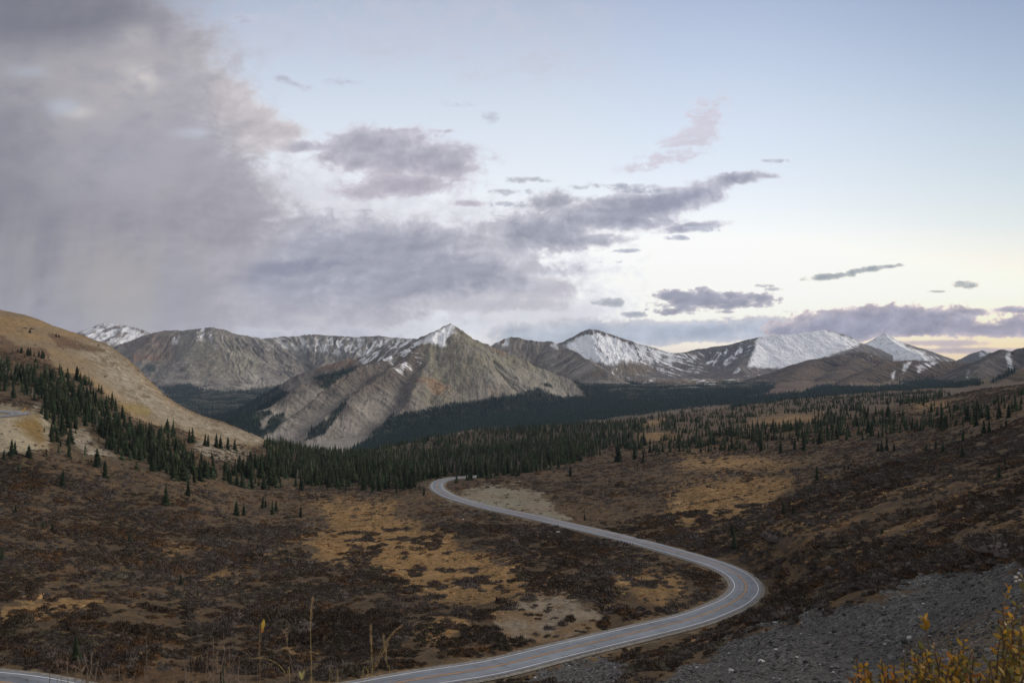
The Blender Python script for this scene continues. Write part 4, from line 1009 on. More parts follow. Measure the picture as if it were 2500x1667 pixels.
def build_trees():
    bark = mat_col('spruce_bark', (0.075, 0.06, 0.05), 0.3, 5)
    need = mat_col('spruce_needles', (0.025, 0.034, 0.018), 0.35, 0.5, 0.85, rnd=0.3)
    protos = []
    for k in range(7):
        V, Fc = spruce_mesh(500 + k, 19, 9, R=0.155 + 0.012 * (k % 3), tris=3)
        tv, tf = [], []
        for z, r in ((0, 0.016), (0.10, 0.0125), (0.5, 0.007), (0.93, 0.002)):
            for j in range(7): tv.append((r * math.cos(j * 0.8976), r * math.sin(j * 0.8976), z))
        for a in range(3):
            for j in range(7): tf.append((a * 7 + j, a * 7 + (j + 1) % 7, a * 7 + 7 + (j + 1) % 7, a * 7 + 7 + j))
        cm = mesh_np('crown', V, Fc, smooth=False); cm.materials.append(need)
        tm = mesh_np('trunk', tv, tf); tm.materials.append(bark)
        protos.append((tm, cm))
    def place(k, loc, h, wide, rz, label, group):
        t = thing('spruce_tree', loc, label, 'tree', group, rz)
        t.scale = (h * wide, h * wide, h); t.rotation_euler = (RNG.normal(0, 0.025), RNG.normal(0, 0.025), rz)
        for nm, me in zip(('trunk', 'crown'), protos[k]):
            o = bpy.data.objects.new(nm, me); C.objects.link(o); o.parent = t
        return t
    Y, u = ground_hit([l[:2] for l in LONE])
    X = u * Y; Z = near_height(X, np.nan_to_num(Y, nan=300.0))
    n_obj = 0
    lone_px = []
    for i, (px, py, h, lb) in enumerate(LONE):
        if not np.isfinite(Y[i]): print('no ground for', px, py); continue
        H = max(1.2, h / F * Y[i] * 1.02)
        wide = {73: 1.5}.get(px, 0.95 + 0.35 * RNG.random()) * (1.25 if h < 17 else 1.0)
        if px in (1510, 70): wide = 1.7
        place(i % 7, (X[i], Y[i], Z[i] - 0.25), H, wide, RNG.random() * 6.28, lb or 'dwarf spruce in the dark thicket on the golden hillside above the forest', 'dwarf spruces on the golden hillside' if lb is None else 'scattered spruces')
        lone_px.append((X[i], Y[i])); n_obj += 1
    # forests on the near ground
    n = 200000
    U = RNG.uniform(-0.82, 0.82, n); Yc = np.sqrt(RNG.uniform(330.0 ** 2, 2050.0 ** 2, n)); Xc = U * Yc
    Zb = near_base(Xc, Yc)
    rough = np.ones(n, bool)
    Zc = near_height(Xc, Yc); q = cover(Xc, Yc, Zc)
    gl = 1 - q['glade']
    clump = sst(-0.05, 0.30, fbm(Xc / 26, Yc / 34, 3, 461) + 0.25 * fbm(Xc / 110, Yc / 140, 2, 465))
    px, py = q['px'], q['py']
    dl = q['fleft'] * gl * (0.34 + 0.66 * sst(-0.34, -0.02, fbm(Xc / 30, Yc / 40, 3, 471))) * (0.35 + 0.65 * sst(0, 30, poly_sd(px, py, FOREST_LEFT)))
    dm = q['fmid'] * gl * 0.85 * (1 - 0.5 * sst(1380, 1560, px) * (1 - clump))
    de = q['feast'] * gl * (0.05 + 0.7 * sst(0.25, 0.9, clump))
    dense_belt = sst(-10, 8, poly_sd(px, py, [(1960, 1048), (2130, 1040), (2320, 1015), (2500, 985), (2500, 1005), (2330, 1040), (2170, 1062), (1990, 1072)]))
    de = np.maximum(de, dense_belt * (0.12 + 0.6 * clump))
    p = np.maximum(np.maximum(dl, dm), de) * (q['road'] > 10)
    sel = RNG.random(n) < p * np.where(Yc > 900, 0.45, 1.0)
    # a thin scatter of seedlings elsewhere on the shrub slopes
    Xc, Yc, Zc, px, py = (a[sel] for a in (Xc, Yc, Zc, px, py)); inl, inm = q['fleft'][sel], q['fmid'][sel]
    lp = np.array(lone_px)
    H = np.exp(RNG.normal(np.log(7.3), 0.28, len(Xc))) * np.where(inl > 0.5, 1.0, np.where(inm > 0.5, 1.08, 0.88))
    young = RNG.random(len(H)) < 0.12; H = np.where(young, H * 0.55, H)
    H = np.where((py < 905) & (px < 260), H * 0.85, H); H = np.where(px > 2250, H * 0.85, H)
    H = np.minimum(H, 12.0)
    hp = H / Yc * F
    dead = (RNG.random(len(H)) < 0.42 * sst(-0.05, 0.3, fbm(Xc / 70, Yc / 90, 3, 481) + 0.15)) & (inm > 0.5) & (px > 700)
    dead |= (RNG.random(len(H)) < 0.035)
    # front rows: the largest in view become objects of their own
    vis = (px > -5) & (px < 2505) & (~dead)
    bins = {}
    order = np.argsort(-(hp + 3 * RNG.random(len(hp))))
    front = np.zeros(len(hp), bool)
    cnt = 0
    lim = 300 - n_obj
    occ = {}
    for i in np.lexsort((Yc,)):                       # nearest first: a tree counts as shown when its top is not covered
        if not vis[i]: continue
        b = int(px[i] // 5)
        top = py[i] - hp[i]
        c = occ.get(b, 1e9)
        front[i] = top + 0.45 * hp[i] < c
        for bb in (b - 1, b, b + 1): occ[bb] = min(occ.get(bb, 1e9), top + (0 if bb == b else hp[i] * 0.4))
    pick = [i for i in order if front[i]][:lim]
    own = np.zeros(len(hp), bool); own[pick] = True
    for i in pick:
        x, y = px[i], py[i]
        if x < 140 and y < 1000: lb = 'dark spruce in the upper left forest above the hairpin bend'
        elif x < 260 and y < 1060: lb = 'dark spruce in the left hillside forest right of the hairpin bend'
        elif x < 340 and y >= 1060: lb = 'dark spruce at the lower left front of the hillside forest'
        elif x < 440 and y < 1110: lb = 'dark spruce in the left forest at the foot of the tan scree'
        elif x < 560: lb = 'dark spruce in the thick middle of the left hillside forest'
        elif x < 760: lb = 'dark spruce in the forest wall above the left shrub slope'
        elif x < 990: lb = 'dark spruce in the forest wall above the golden meadow'
        elif x < 1200: lb = 'dark spruce in the forest right behind the far road bend'
        elif x < 1520: lb = 'dark spruce along the lower edge of the middle forest'
        elif x < 1900: lb = 'dark spruce in the loose woodland right of the middle forest'
        elif x < 2250: lb = 'dark spruce in the dense belt across the right hillside'
        else: lb = 'dark spruce in the belt along the crest of the right slope'
        grp = lb.replace('dark spruce', 'spruces').replace('spruces in the', 'spruces of the')
        place(int(RNG.integers(7)), (Xc[i], Yc[i], Zc[i] - 0.25), H[i], 0.85 + 0.7 * RNG.random(), RNG.random() * 6.28, lb, grp)
    print('tree objects', n_obj + len(pick), 'mass', int((~own).sum()), 'min px', hp[pick].min())
    rest = ~own
    mid_t = [spruce_mesh(600 + k, 11, 6, R=0.15, tris=1) for k in range(4)]
    low_t = [spruce_mesh(620 + k, 8, 5, R=0.16, tris=1, core=True) for k in range(4)]
    dd = [dead_mesh(640 + k) for k in range(3)]
    m = mat_attr('forest_needles', ((0.4, 0.3),), rough=0.85)
    def mass(idx, tpl, tint):
        L = len(idx)
        return merge(tpl, np.stack([Xc[idx], Yc[idx], Zc[idx] - 0.3], -1), H[idx], RNG.random(L) * 6.28, RNG.integers(len(tpl), size=L), tint, wide=0.9 + 0.7 * RNG.random(L))
    def tints(L): return np.array([0.031, 0.042, 0.021]) * (0.5 + 0.9 * RNG.random(L))[:, None] * np.where(RNG.random(L) < 0.12, 1.4, 1.0)[:, None] * (1 + RNG.normal(0, 0.06, (L, 3)))
    parts = []
    for cond, tpl in ((rest & ~dead & (Yc < 800), mid_t), (rest & ~dead & (Yc >= 800), low_t)):
        i = np.nonzero(cond)[0]; parts.append(mass(i, tpl, tints(len(i))))
    i = np.nonzero(rest & dead)[0]
    parts.append(mass(i, dd, np.array([0.24, 0.20, 0.17]) * (0.6 + 0.7 * RNG.random(len(i)))[:, None]))
    nV = 0; Vs, Fs, Cs = [], [], []
    for V, Fc, c in parts: Vs.append(V); Fs.append(Fc + nV); Cs.append(c); nV += len(V)
    o = link('spruce_forest', mesh_np('spruce_forest', np.concatenate(Vs), np.concatenate(Fs), np.concatenate(Cs), smooth=False), m)
    tag(o, 'mass of dark spruces with grey dead trunks filling the middle distance', 'forest', None, 'stuff')
    # far forest on the valley floor and the mountain's foot
    n = 420000
    U = RNG.uniform(-0.52, 0.68, n); Yc2 = np.exp(RNG.uniform(np.log(1950), np.log(6300), n)); Xc2 = U * Yc2
    Z2 = valley_height(Xc2, Yc2)
    src = np.zeros(n)
    for k in (0, 1, 7, 8, 11):
        h = MOUNT_H[k]
        lo, hi = {0: (-0.42, 0.18), 1: (-0.6, -0.1), 7: (0.28, 0.56), 8: (0.34, 0.68), 11: (0.5, 0.8)}[k]
        s = np.nonzero((U > lo) & (U < hi))[0]
        hz_ = h(Xc2[s], Yc2[s])[0]; Z2[s] = np.maximum(Z2[s], hz_)
    px, py = proj(Xc2, Yc2, Z2)
    w = 9 * fbm(Xc2 / 160, Yc2 / 220, 4, 491) + 6 * fbm(Xc2 / 45, Yc2 / 60, 3, 495)
    keep = np.zeros(n, bool)
    for j, p in enumerate(FAR_FOREST):
        pr = sst(-5, 6, poly_sd(px, py, p) + w) * (1.0 if j < 2 else 0.45)
        keep |= RNG.random(n) < pr
    # ledges with scrub trees on the central mountain
    for p in ([(765, 920), (800, 912), (870, 895), (862, 906), (820, 930), (795, 950), (780, 945)], [(605, 1010), (660, 1000), (668, 1008), (640, 1025), (600, 1040)], [(640, 1055), (660, 1020), (695, 1005), (700, 1020), (670, 1055), (640, 1068)], [(835, 985), (848, 985), (815, 1030), (790, 1060), (745, 1075), (760, 1050), (800, 1025)], [(1370, 905), (1400, 912), (1412, 922), (1390, 922)], [(1320, 935), (1345, 938), (1350, 947), (1330, 942)], [(1275, 952), (1310, 960), (1312, 966), (1280, 958)], [(2330, 925), (2380, 912), (2395, 905), (2370, 925), (2340, 935)], [(2415, 930), (2450, 915), (2490, 900), (2450, 925), (2420, 938)]):
        keep |= (sst(-3, 4, poly_sd(px, py, p) + 0.5 * w) > 0.5) & (RNG.random(n) < 0.5)
    i = np.nonzero(keep)[0]
    tt = [spruce_mesh(660 + k, 5, 4, R=0.19, tris=1) for k in range(4)]
    L = len(i)
    V, Fc, c = merge(tt, np.stack([Xc2[i], Yc2[i], Z2[i] - 0.5], -1), np.exp(RNG.normal(np.log(13), 0.25, L)) * (0.7 + 0.3 * sst(0, 1, 1.0)), RNG.random(L) * 6.28, RNG.integers(4, size=L), np.array([0.024, 0.040, 0.034]) * (0.65 + 0.8 * RNG.random(L))[:, None], wide=1 + 0.3 * RNG.random(L))
    o = link('spruce_forest', mesh_np('spruce_forest', V, Fc, c, smooth=False), m)
    tag(o, 'blue green far forest at the feet of the mountains', 'forest', None, 'stuff')
    print('far trees', L)

# ------------------------------------------------------------------ willow scrub, stones
def shrub_mesh(seed, n, lobes=4):
    """Low mat of fine upright twigs over a few soft lobes, radius about 1."""
    r = np.random.default_rng(seed); V, Fc = [], []
    def tri(*p):
        k = len(V); V.extend(p); Fc.append((k, k + 1, k + 2))
    lob = [(r.uniform(-0.6, 0.6), r.uniform(-0.6, 0.6), r.uniform(0.40, 0.7), r.uniform(0.32, 0.55)) for _ in range(lobes)]
    for k in range(n):
        lx, ly, lr, lh = lob[k % lobes]
        a = r.random() * 6.283; q = lr * math.sqrt(r.random())
        x, y = lx + q * math.cos(a), ly + q * math.sin(a)
        top = lh * math.sqrt(max(0.05, 1 - (q / lr) ** 2)) * r.uniform(0.75, 1.5)
        lean = np.array([math.cos(a), math.sin(a)]) * q * 0.45 + r.normal(0, 0.05, 2)
        w = r.uniform(0.03, 0.075); b = r.random() * 6.283
        p0 = np.array([x, y, top * r.uniform(0.2, 0.5)]); s = np.array([math.cos(b), math.sin(b), 0]) * w
        tri(p0 - s, p0 + s, (x + lean[0] * 0.6, y + lean[1] * 0.6, top))
    for lx, ly, lr, lh in lob:
        m = 6
        ring = [(lx + lr * (.8 + .2 * r.random()) * math.cos(i * 6.283 / m), ly + lr * (.8 + .2 * r.random()) * math.sin(i * 6.283 / m), -0.04) for i in range(m)]
        ring2 = [(lx + lr * .60 * math.cos(i * 6.283 / m + .3), ly + lr * .60 * math.sin(i * 6.283 / m + .3), lh * (0.22 + 0.25 * r.random())) for i in range(m)]
        top = (lx, ly, lh * 0.5)
        for i in range(m):
            j = (i + 1) % m
            tri(ring[i], ring[j], ring2[i]); tri(ring[j], ring2[j], ring2[i]); tri(ring2[i], ring2[j], top)
    return np.array(V), np.array(Fc)
TUSSOCK = []
def build_shrubs():
    out = []
    for y0, y1, n, tpl, s0 in ((48, 190, 34000, [shrub_mesh(710 + k, 120, 4) for k in range(6)], 1.0), (190, 330, 72000, [shrub_mesh(700 + k, 56, 3) for k in range(6)], 1.0), (330, 800, 110000, [shrub_mesh(720 + k, 16, 2) for k in range(5)], 1.35)):
        U = RNG.uniform(-0.80, 0.80, n); Y = np.sqrt(RNG.uniform(y0 ** 2, y1 ** 2, n)); X = U * Y
        Z = near_height(X, Y); q = cover(X, Y, Z)
        keep = RNG.random(n) < q['shrub'] * 0.95
        keep &= (q['px'] > -120) & (q['px'] < 2620) & (q['py'] < 1780)
        X, Y, Z = X[keep], Y[keep], Z[keep]; n1, n2, n3 = q['n1'][keep], q['n2'][keep], q['n3'][keep]
        L = len(X)
        size = np.exp(RNG.normal(np.log(0.80 * s0), 0.45, L)) * (1 + 0.6 * n3)
        t = fbm(X / 28, Y / 36, 3, 741) + 0.25 * RNG.normal(size=L); t2 = fbm(X / 13, Y / 17, 3, 745) + 0.25 * RNG.normal(size=L)
        c = mix(np.broadcast_to(np.array([0.066, 0.054, 0.047]), (L, 3)), np.array([0.042, 0.030, 0.021]), sst(-0.15, 0.3, t))
        c = mix(c, np.array([0.085, 0.045, 0.018]), sst(0.2, 0.5, t2) * 0.7)
        c = mix(c, np.array([0.066, 0.060, 0.038]), sst(0.3, 0.5, -t2) * 0.5)
        c = c * (0.8 + 0.4 * RNG.random(L))[:, None]
        out.append(merge(tpl, np.stack([X, Y, Z - 0.05], -1), size, RNG.random(L) * 6.28, RNG.integers(len(tpl), size=L), c, wide=0.9 + 0.5 * RNG.random(L)))
        print('shrubs', L)
    n = 60000
    U = RNG.uniform(-0.80, 0.80, n); Y = np.sqrt(RNG.uniform(110.0 ** 2, 480.0 ** 2, n)); X = U * Y
    Z = near_height(X, Y); q = cover(X, Y, Z)
    keep = (RNG.random(n) < np.maximum(np.maximum(q['meadow'], 0.75 * q['halo']), 0.6 * q['band'])) & (q['road'] > 6) & (q['scree'] < 0.3) & (q['py'] < 1720)
    X, Y, Z = X[keep], Y[keep], Z[keep]; L = len(X)
    c = np.array([0.245, 0.158, 0.074]) * (0.55 + 0.75 * RNG.random(L))[:, None] * (1 + RNG.normal(0, 0.05, (L, 3)))
    c = np.where((RNG.random(L) < 0.2)[:, None], c * np.array([0.55, 0.45, 0.4]), c)
    TUSSOCK.append(merge([shrub_mesh(770 + k, 22, 2) for k in range(4)], np.stack([X, Y, Z - 0.12], -1), np.exp(RNG.normal(np.log(0.62), 0.4, L)), RNG.random(L) * 6.28, RNG.integers(4, size=L), c, wide=1.1 + 0.5 * RNG.random(L)))
    V, Fc, cc = TUSSOCK[0]
    o = link('meadow_grass', mesh_np('meadow_grass', V, Fc, cc, smooth=False), mat_attr('tussock_straw', ((1.5, 0.3),)))
    tag(o, 'golden tussock grass on the clearings and grassy bands', 'grass', None, 'stuff'); print('tussocks', L)
    offs = np.cumsum([0] + [len(a[0]) for a in out[:-1]])
    o = link('willow_scrub', mesh_np('willow_scrub', np.concatenate([a[0] for a in out]), np.concatenate([a[1] + k for a, k in zip(out, offs)]), np.concatenate([a[2] for a in out]), smooth=False), mat_attr('willow_twigs', ((1.5, 0.3),)))
    tag(o, 'low leafless willow scrub covering the valley', 'scrub', None, 'stuff')

def stone_mesh(seed, sub=False):
    r = np.random.default_rng(seed); import bmesh
    b = bmesh.new(); bmesh.ops.create_icosphere(b, subdivisions=2 if sub else 1, radius=1.0)
    V = np.array([v.co[:] for v in b.verts]); Fc = np.array([[v.index for v in f.verts] for f in b.faces]); b.free()
    for _ in range(7 if sub else 4):
        d = r.normal(size=3); d /= np.linalg.norm(d); k = r.uniform(0.45, 0.75)
        e = V @ d; V = V - np.maximum(e - k, 0)[:, None] * d
    V = V * np.array([1.0, r.uniform(0.6, 0.9), r.uniform(0.4, 0.65)]) + r.normal(0, 0.03, V.shape)
    return V, Fc
def build_stones():
    tpl = [stone_mesh(760 + k) for k in range(6)]
    n = 90000
    U = RNG.uniform(0.0, 0.76, n); Y = np.sqrt(RNG.uniform(32.0 ** 2, 165.0 ** 2, n)); X = U * Y
    Z = near_height(X, Y); q = cover(X, Y, Z)
    keep = (RNG.random(n) < q['scree'] * (0.5 + 0.8 * sst(-0.3, 0.3, q['n2']))) & (q['py'] < 1720)
    X, Y, Z = X[keep], Y[keep], Z[keep]; L = len(X)
    s = np.minimum(np.exp(RNG.normal(np.log(0.105), 0.55, L)), 0.5) * (0.8 + 0.4 * Y / 80)
    c = np.array([0.108, 0.107, 0.104]) * (0.3 + 1.2 * RNG.random(L) ** 1.5)[:, None] * (1 + RNG.normal(0, 0.05, (L, 3)))
    c = np.where((RNG.random(L) < 0.012)[:, None], 0.38, c)
    A = merge(tpl, np.stack([X, Y, Z + 0.02], -1), s, RNG.random(L) * 6.28, RNG.integers(6, size=L), c)
    # pale blocks on the stony hillside, the gravel mound and the road cut
    n = 150000
    U = RNG.uniform(-0.75, 0.3, n); Y = np.sqrt(RNG.uniform(150.0 ** 2, 840.0 ** 2, n)); X = U * Y
    Z = near_height(X, Y); q = cover(X, Y, Z)
    p = np.maximum(np.maximum(q['hill'] * q['scraggy'] * 0.8, q['gravel'] * 0.5), 0.004)
    keep = (RNG.random(n) < p) & (q['road'] > 5.5)
    X, Y, Z = X[keep], Y[keep], Z[keep]; M = len(X)
    s = np.minimum(np.exp(RNG.normal(np.log(0.26), 0.5, M)), 1.1) * (0.45 + Y / 700)
    c = np.array([0.29, 0.265, 0.22]) * (0.5 + 0.7 * RNG.random(M))[:, None]
    B = merge(tpl, np.stack([X, Y, Z], -1), s, RNG.random(M) * 6.28, RNG.integers(6, size=M), c)
    m = mat_attr('stone', ((2.0, 0.25),))
    o = link('scree', mesh_np('scree', *A, smooth=False), m); tag(o, 'loose grey stones covering the scree slope at the lower right', 'scree', None, 'stuff')
    o = link('rubble', mesh_np('rubble', *B, smooth=False), m); tag(o, 'pale rubble strewn over the hillside and gravel banks', 'rubble', None, 'stuff')
    print('stones', L, M)
    BL = [(107, 1011, 11, 'big white boulder below the hairpin road signs', 0.62), (105, 1019.5, 5, 'small white stone just under the big white boulder', 0.6),
          (1860, 1617, 21, 'white quartz block lying on the dark scree', 0.55), (1362, 1300, 12, 'pale flat rock beside the road embankment', 0.42),
          (1517, 1653, 6, 'small white stone at the left end of the scree', 0.6), (2313, 1540, 22, 'flat blue grey slab on the scree near the willow bush', 0.16),
          (1945, 1607, 11, 'pale stone on the scree to the right of the white block', 0.5), (1130, 1268, 6, 'tiny white rock in the dark shrubs left of the road', 0.6),
          (48, 1030, 5, 'white stone on the green bank below the hairpin', 0.6)]
    Yh, uh = ground_hit([b[:2] for b in BL])
    for (px, py, w, lb, al), y, u in zip(BL, Yh, uh):
        V, Fc = stone_mesh(int(px), True)
        me = mesh_np('boulder', V, Fc, smooth=False)
        o = link('boulder', me, mat_col('boulder_stone', (al, al * 0.98, al * 0.94), 0.2, 1.5))
        r = w / F * y * 0.5
        o.location = (u * y, y, float(near_height(np.array([u * y]), np.array([y]))[0]) + 0.25 * r); o.scale = (r, r, r)
        o.rotation_euler = (0, 0, px % 3)
        tag(o, lb, 'boulder')

# ------------------------------------------------------------------ road signs
def tube(pts, rad, n=6):
    pts = np.array(pts, float); rad = np.broadcast_to(rad, (len(pts),))
    T = np.gradient(pts, axis=0); T /= np.linalg.norm(T, axis=1)[:, None] + 1e-9
    V = []
    for p, t, r in zip(pts, T, rad):
        a = np.cross(t, (0.31, 0.87, 0.12)); a /= np.linalg.norm(a); b = np.cross(t, a)
        for j in range(n):
            w = 2 * math.pi * j / n; V.append(p + r * (a * math.cos(w) + b * math.sin(w)))
    Fc = [(i * n + j, i * n + (j + 1) % n, (i + 1) * n + (j + 1) % n, (i + 1) * n + j) for i in range(len(pts) - 1) for j in range(n)]
    return np.array(V), np.array(Fc)
def box(x0, x1, y0, y1, z0, z1):
    V = np.array([(x, y, z) for x in (x0, x1) for y in (y0, y1) for z in (z0, z1)], float)
    Fc = np.array([(0, 1, 3, 2), (4, 6, 7, 5), (0, 4, 5, 1), (2, 3, 7, 6), (0, 2, 6, 4), (1, 5, 7, 3)])
    return V, Fc
def build_signs():
    ym = mat_col('sign_yellow', (0.80, 0.42, 0.03), 0.08, 2, 0.5, spec=0.3); bk = mat_col('sign_black', (0.02, 0.02, 0.02), 0.1, 2, 0.6)
    pm_ = mat_col('sign_post_steel', (0.25, 0.24, 0.22), 0.2, 4, 0.6); bw = mat_col('post_white', (0.7, 0.7, 0.68), 0.1, 4)
    for px, cy, Y, sz, lb, dia in ((61.5, 998.0, 411.0, 1.15, 'higher yellow diamond warning sign at the hairpin bend', True), (55.7, 1002.3, 400.0, 1.1, 'lower yellow arrow sign at the hairpin bend', False)):
        c = at(px, cy, Y); g = float(near_height(np.array([c[0]]), np.array([Y]))[0])
        t = thing('road_sign', (c[0], Y, g - 0.1), lb, 'road sign', 'yellow signs at the hairpin', rz=math.radians(-30))
        h = c[2] - g + 0.1
        link('post', mesh_np('post', *box(-0.05, 0.05, 0.0, 0.09, 0, h + sz * 0.4), smooth=False), pm_, t)
        if dia:
            r = sz * 0.75
            V = np.array([(x, y, z) for y in (-0.03, -0.005) for x, z in ((0, h - r), (r, h), (0, h + r), (-r, h))], float)
        else:
            r = sz * 0.62
            V = np.array([(x, y, z) for y in (-0.03, -0.005) for x, z in ((-r * .85, h - r), (r * .85, h - r), (r * .85, h + r), (-r * .85, h + r))], float)
        Fc = np.array([(0, 1, 2, 3), (7, 6, 5, 4), (0, 4, 5, 1), (1, 5, 6, 2), (2, 6, 7, 3), (3, 7, 4, 0)])
        p = link('panel', mesh_np('panel', V, Fc, smooth=False), ym, t)
        a = 0.42 * sz
        if dia:  # bent arrow
            q = [(-.25, -.7), (0, -.7), (0, -.1), (.3, .15), (.5, -.05), (.5, .55), (-.1, .5), (.12, .32), (-.25, 0)]
        else:    # chevron
            q = [(.45, .75), (-.4, 0), (.45, -.75), (.05, -.75), (-.8, 0), (.05, .75)]
        n = len(q)
        me = bpy.data.meshes.new('arrow'); me.from_pydata([(x * a, -0.036, h + z * a) for x, z in q], [], [tuple(range(n))]); me.update()
        link('arrow', me, bk, p)
    for px, py, lb in ((1072, 1170, 'slim marker post on the inner side of the far road bend'), (1836, 1466, 'small white marker post outside the big road bend'), (996, 1197, 'marker post left of the far road bend')):
        (y,), (u,) = ground_hit([(px, py)])
        x = u * y; g = float(near_height(np.array([x]), np.array([y]))[0])
        t = thing('marker_post', (x, y, g - 0.1), lb, 'marker post', 'marker posts along the road')
        link('post', mesh_np('post', *box(-0.05, 0.05, -0.02, 0.02, 0, 1.15), smooth=False), bw if px != 1072 else pm_, t)
        link('reflector', mesh_np('reflector', *box(-0.04, 0.04, -0.032, -0.022, 0.95, 1.1), smooth=False), ym, t)

# ------------------------------------------------------------------ foreground plants, within a few metres of the camera
def leaf(base, d, up, L, W, r, fold=0.35, curl=0.25):
    """Folded pointed leaf; returns verts, faces."""
    d = d / np.linalg.norm(d); s = np.cross(d, up); s /= np.linalg.norm(s) + 1e-9; n = np.cross(s, d)
    V, prof = [], [(0, .05), (.2, .62), (.45, 1.0), (.7, .8), (.88, .42), (1, .02)]
    for t, w in prof:
        c = base + d * L * t - n * curl * L * t * t
        V += [c - s * W * w + n * fold * W * w, c, c + s * W * w + n * fold * W * w]
    Fc = []
    for i in range(len(prof) - 1):
        a = i * 3
        Fc += [(a, a + 1, a + 4, a + 3), (a + 1, a + 2, a + 5, a + 4)]
    return np.array(V), np.array(Fc)
def join(parts):
    V, Fc, Cc, n = [], [], [], 0
    for p in parts:
        V.append(p[0]); Fc.append(p[1] + n); n += len(p[0])
        if len(p) > 2: Cc.append(np.broadcast_to(p[2], (len(p[0]), 3)))
    return np.concatenate(V), np.concatenate(Fc), (np.concatenate(Cc) if Cc else None)
def gz(x, y): return float(near_height(np.array([x]), np.array([y]))[0])
LEAFC = [np.array(c) for c in ((0.34, 0.18, 0.022), (0.26, 0.16, 0.025), (0.17, 0.12, 0.024), (0.30, 0.12, 0.018), (0.10, 0.09, 0.024), (0.36, 0.23, 0.06), (0.16, 0.065, 0.02))]
def leaf_material():
    m, nt, b = nodes('willow_leaf')
    a = nt.nodes.new('ShaderNodeAttribute'); a.attribute_name = 'Col'
    n = nt.nodes.new('ShaderNodeTexNoise'); n.inputs['Scale'].default_value = 60; n.inputs['Detail'].default_value = 3
    tc = nt.nodes.new('ShaderNodeTexCoord'); nt.links.new(tc.outputs['Object'], n.inputs['Vector'])
    mr = nt.nodes.new('ShaderNodeMapRange'); mr.inputs['To Min'].default_value = 0.7; mr.inputs['To Max'].default_value = 1.3
    nt.links.new(n.outputs['Fac'], mr.inputs['Value'])
    v = nt.nodes.new('ShaderNodeVectorMath'); v.operation = 'SCALE'
    nt.links.new(a.outputs['Color'], v.inputs[0]); nt.links.new(mr.outputs[0], v.inputs['Scale'])
    nt.links.new(v.outputs[0], b.inputs['Base Color']); b.inputs['Roughness'].default_value = 0.6; b.inputs['Specular IOR Level'].default_value = 0.2
    tr = nt.nodes.new('ShaderNodeBsdfTranslucent'); nt.links.new(v.outputs[0], tr.inputs['Color'])
    mx = nt.nodes.new('ShaderNodeMixShader'); mx.inputs[0].default_value = 0.3
    nt.links.new(b.outputs[0], mx.inputs[1]); nt.links.new(tr.outputs[0], mx.inputs[2])
    nt.links.new(mx.outputs[0], nt.nodes['Material Output'].inputs['Surface'])
    return m
def bez(p0, p1, p2, n):
    t = np.linspace(0, 1, n)[:, None]
    return (1 - t) ** 2 * p0 + 2 * t * (1 - t) * p1 + t * t * p2
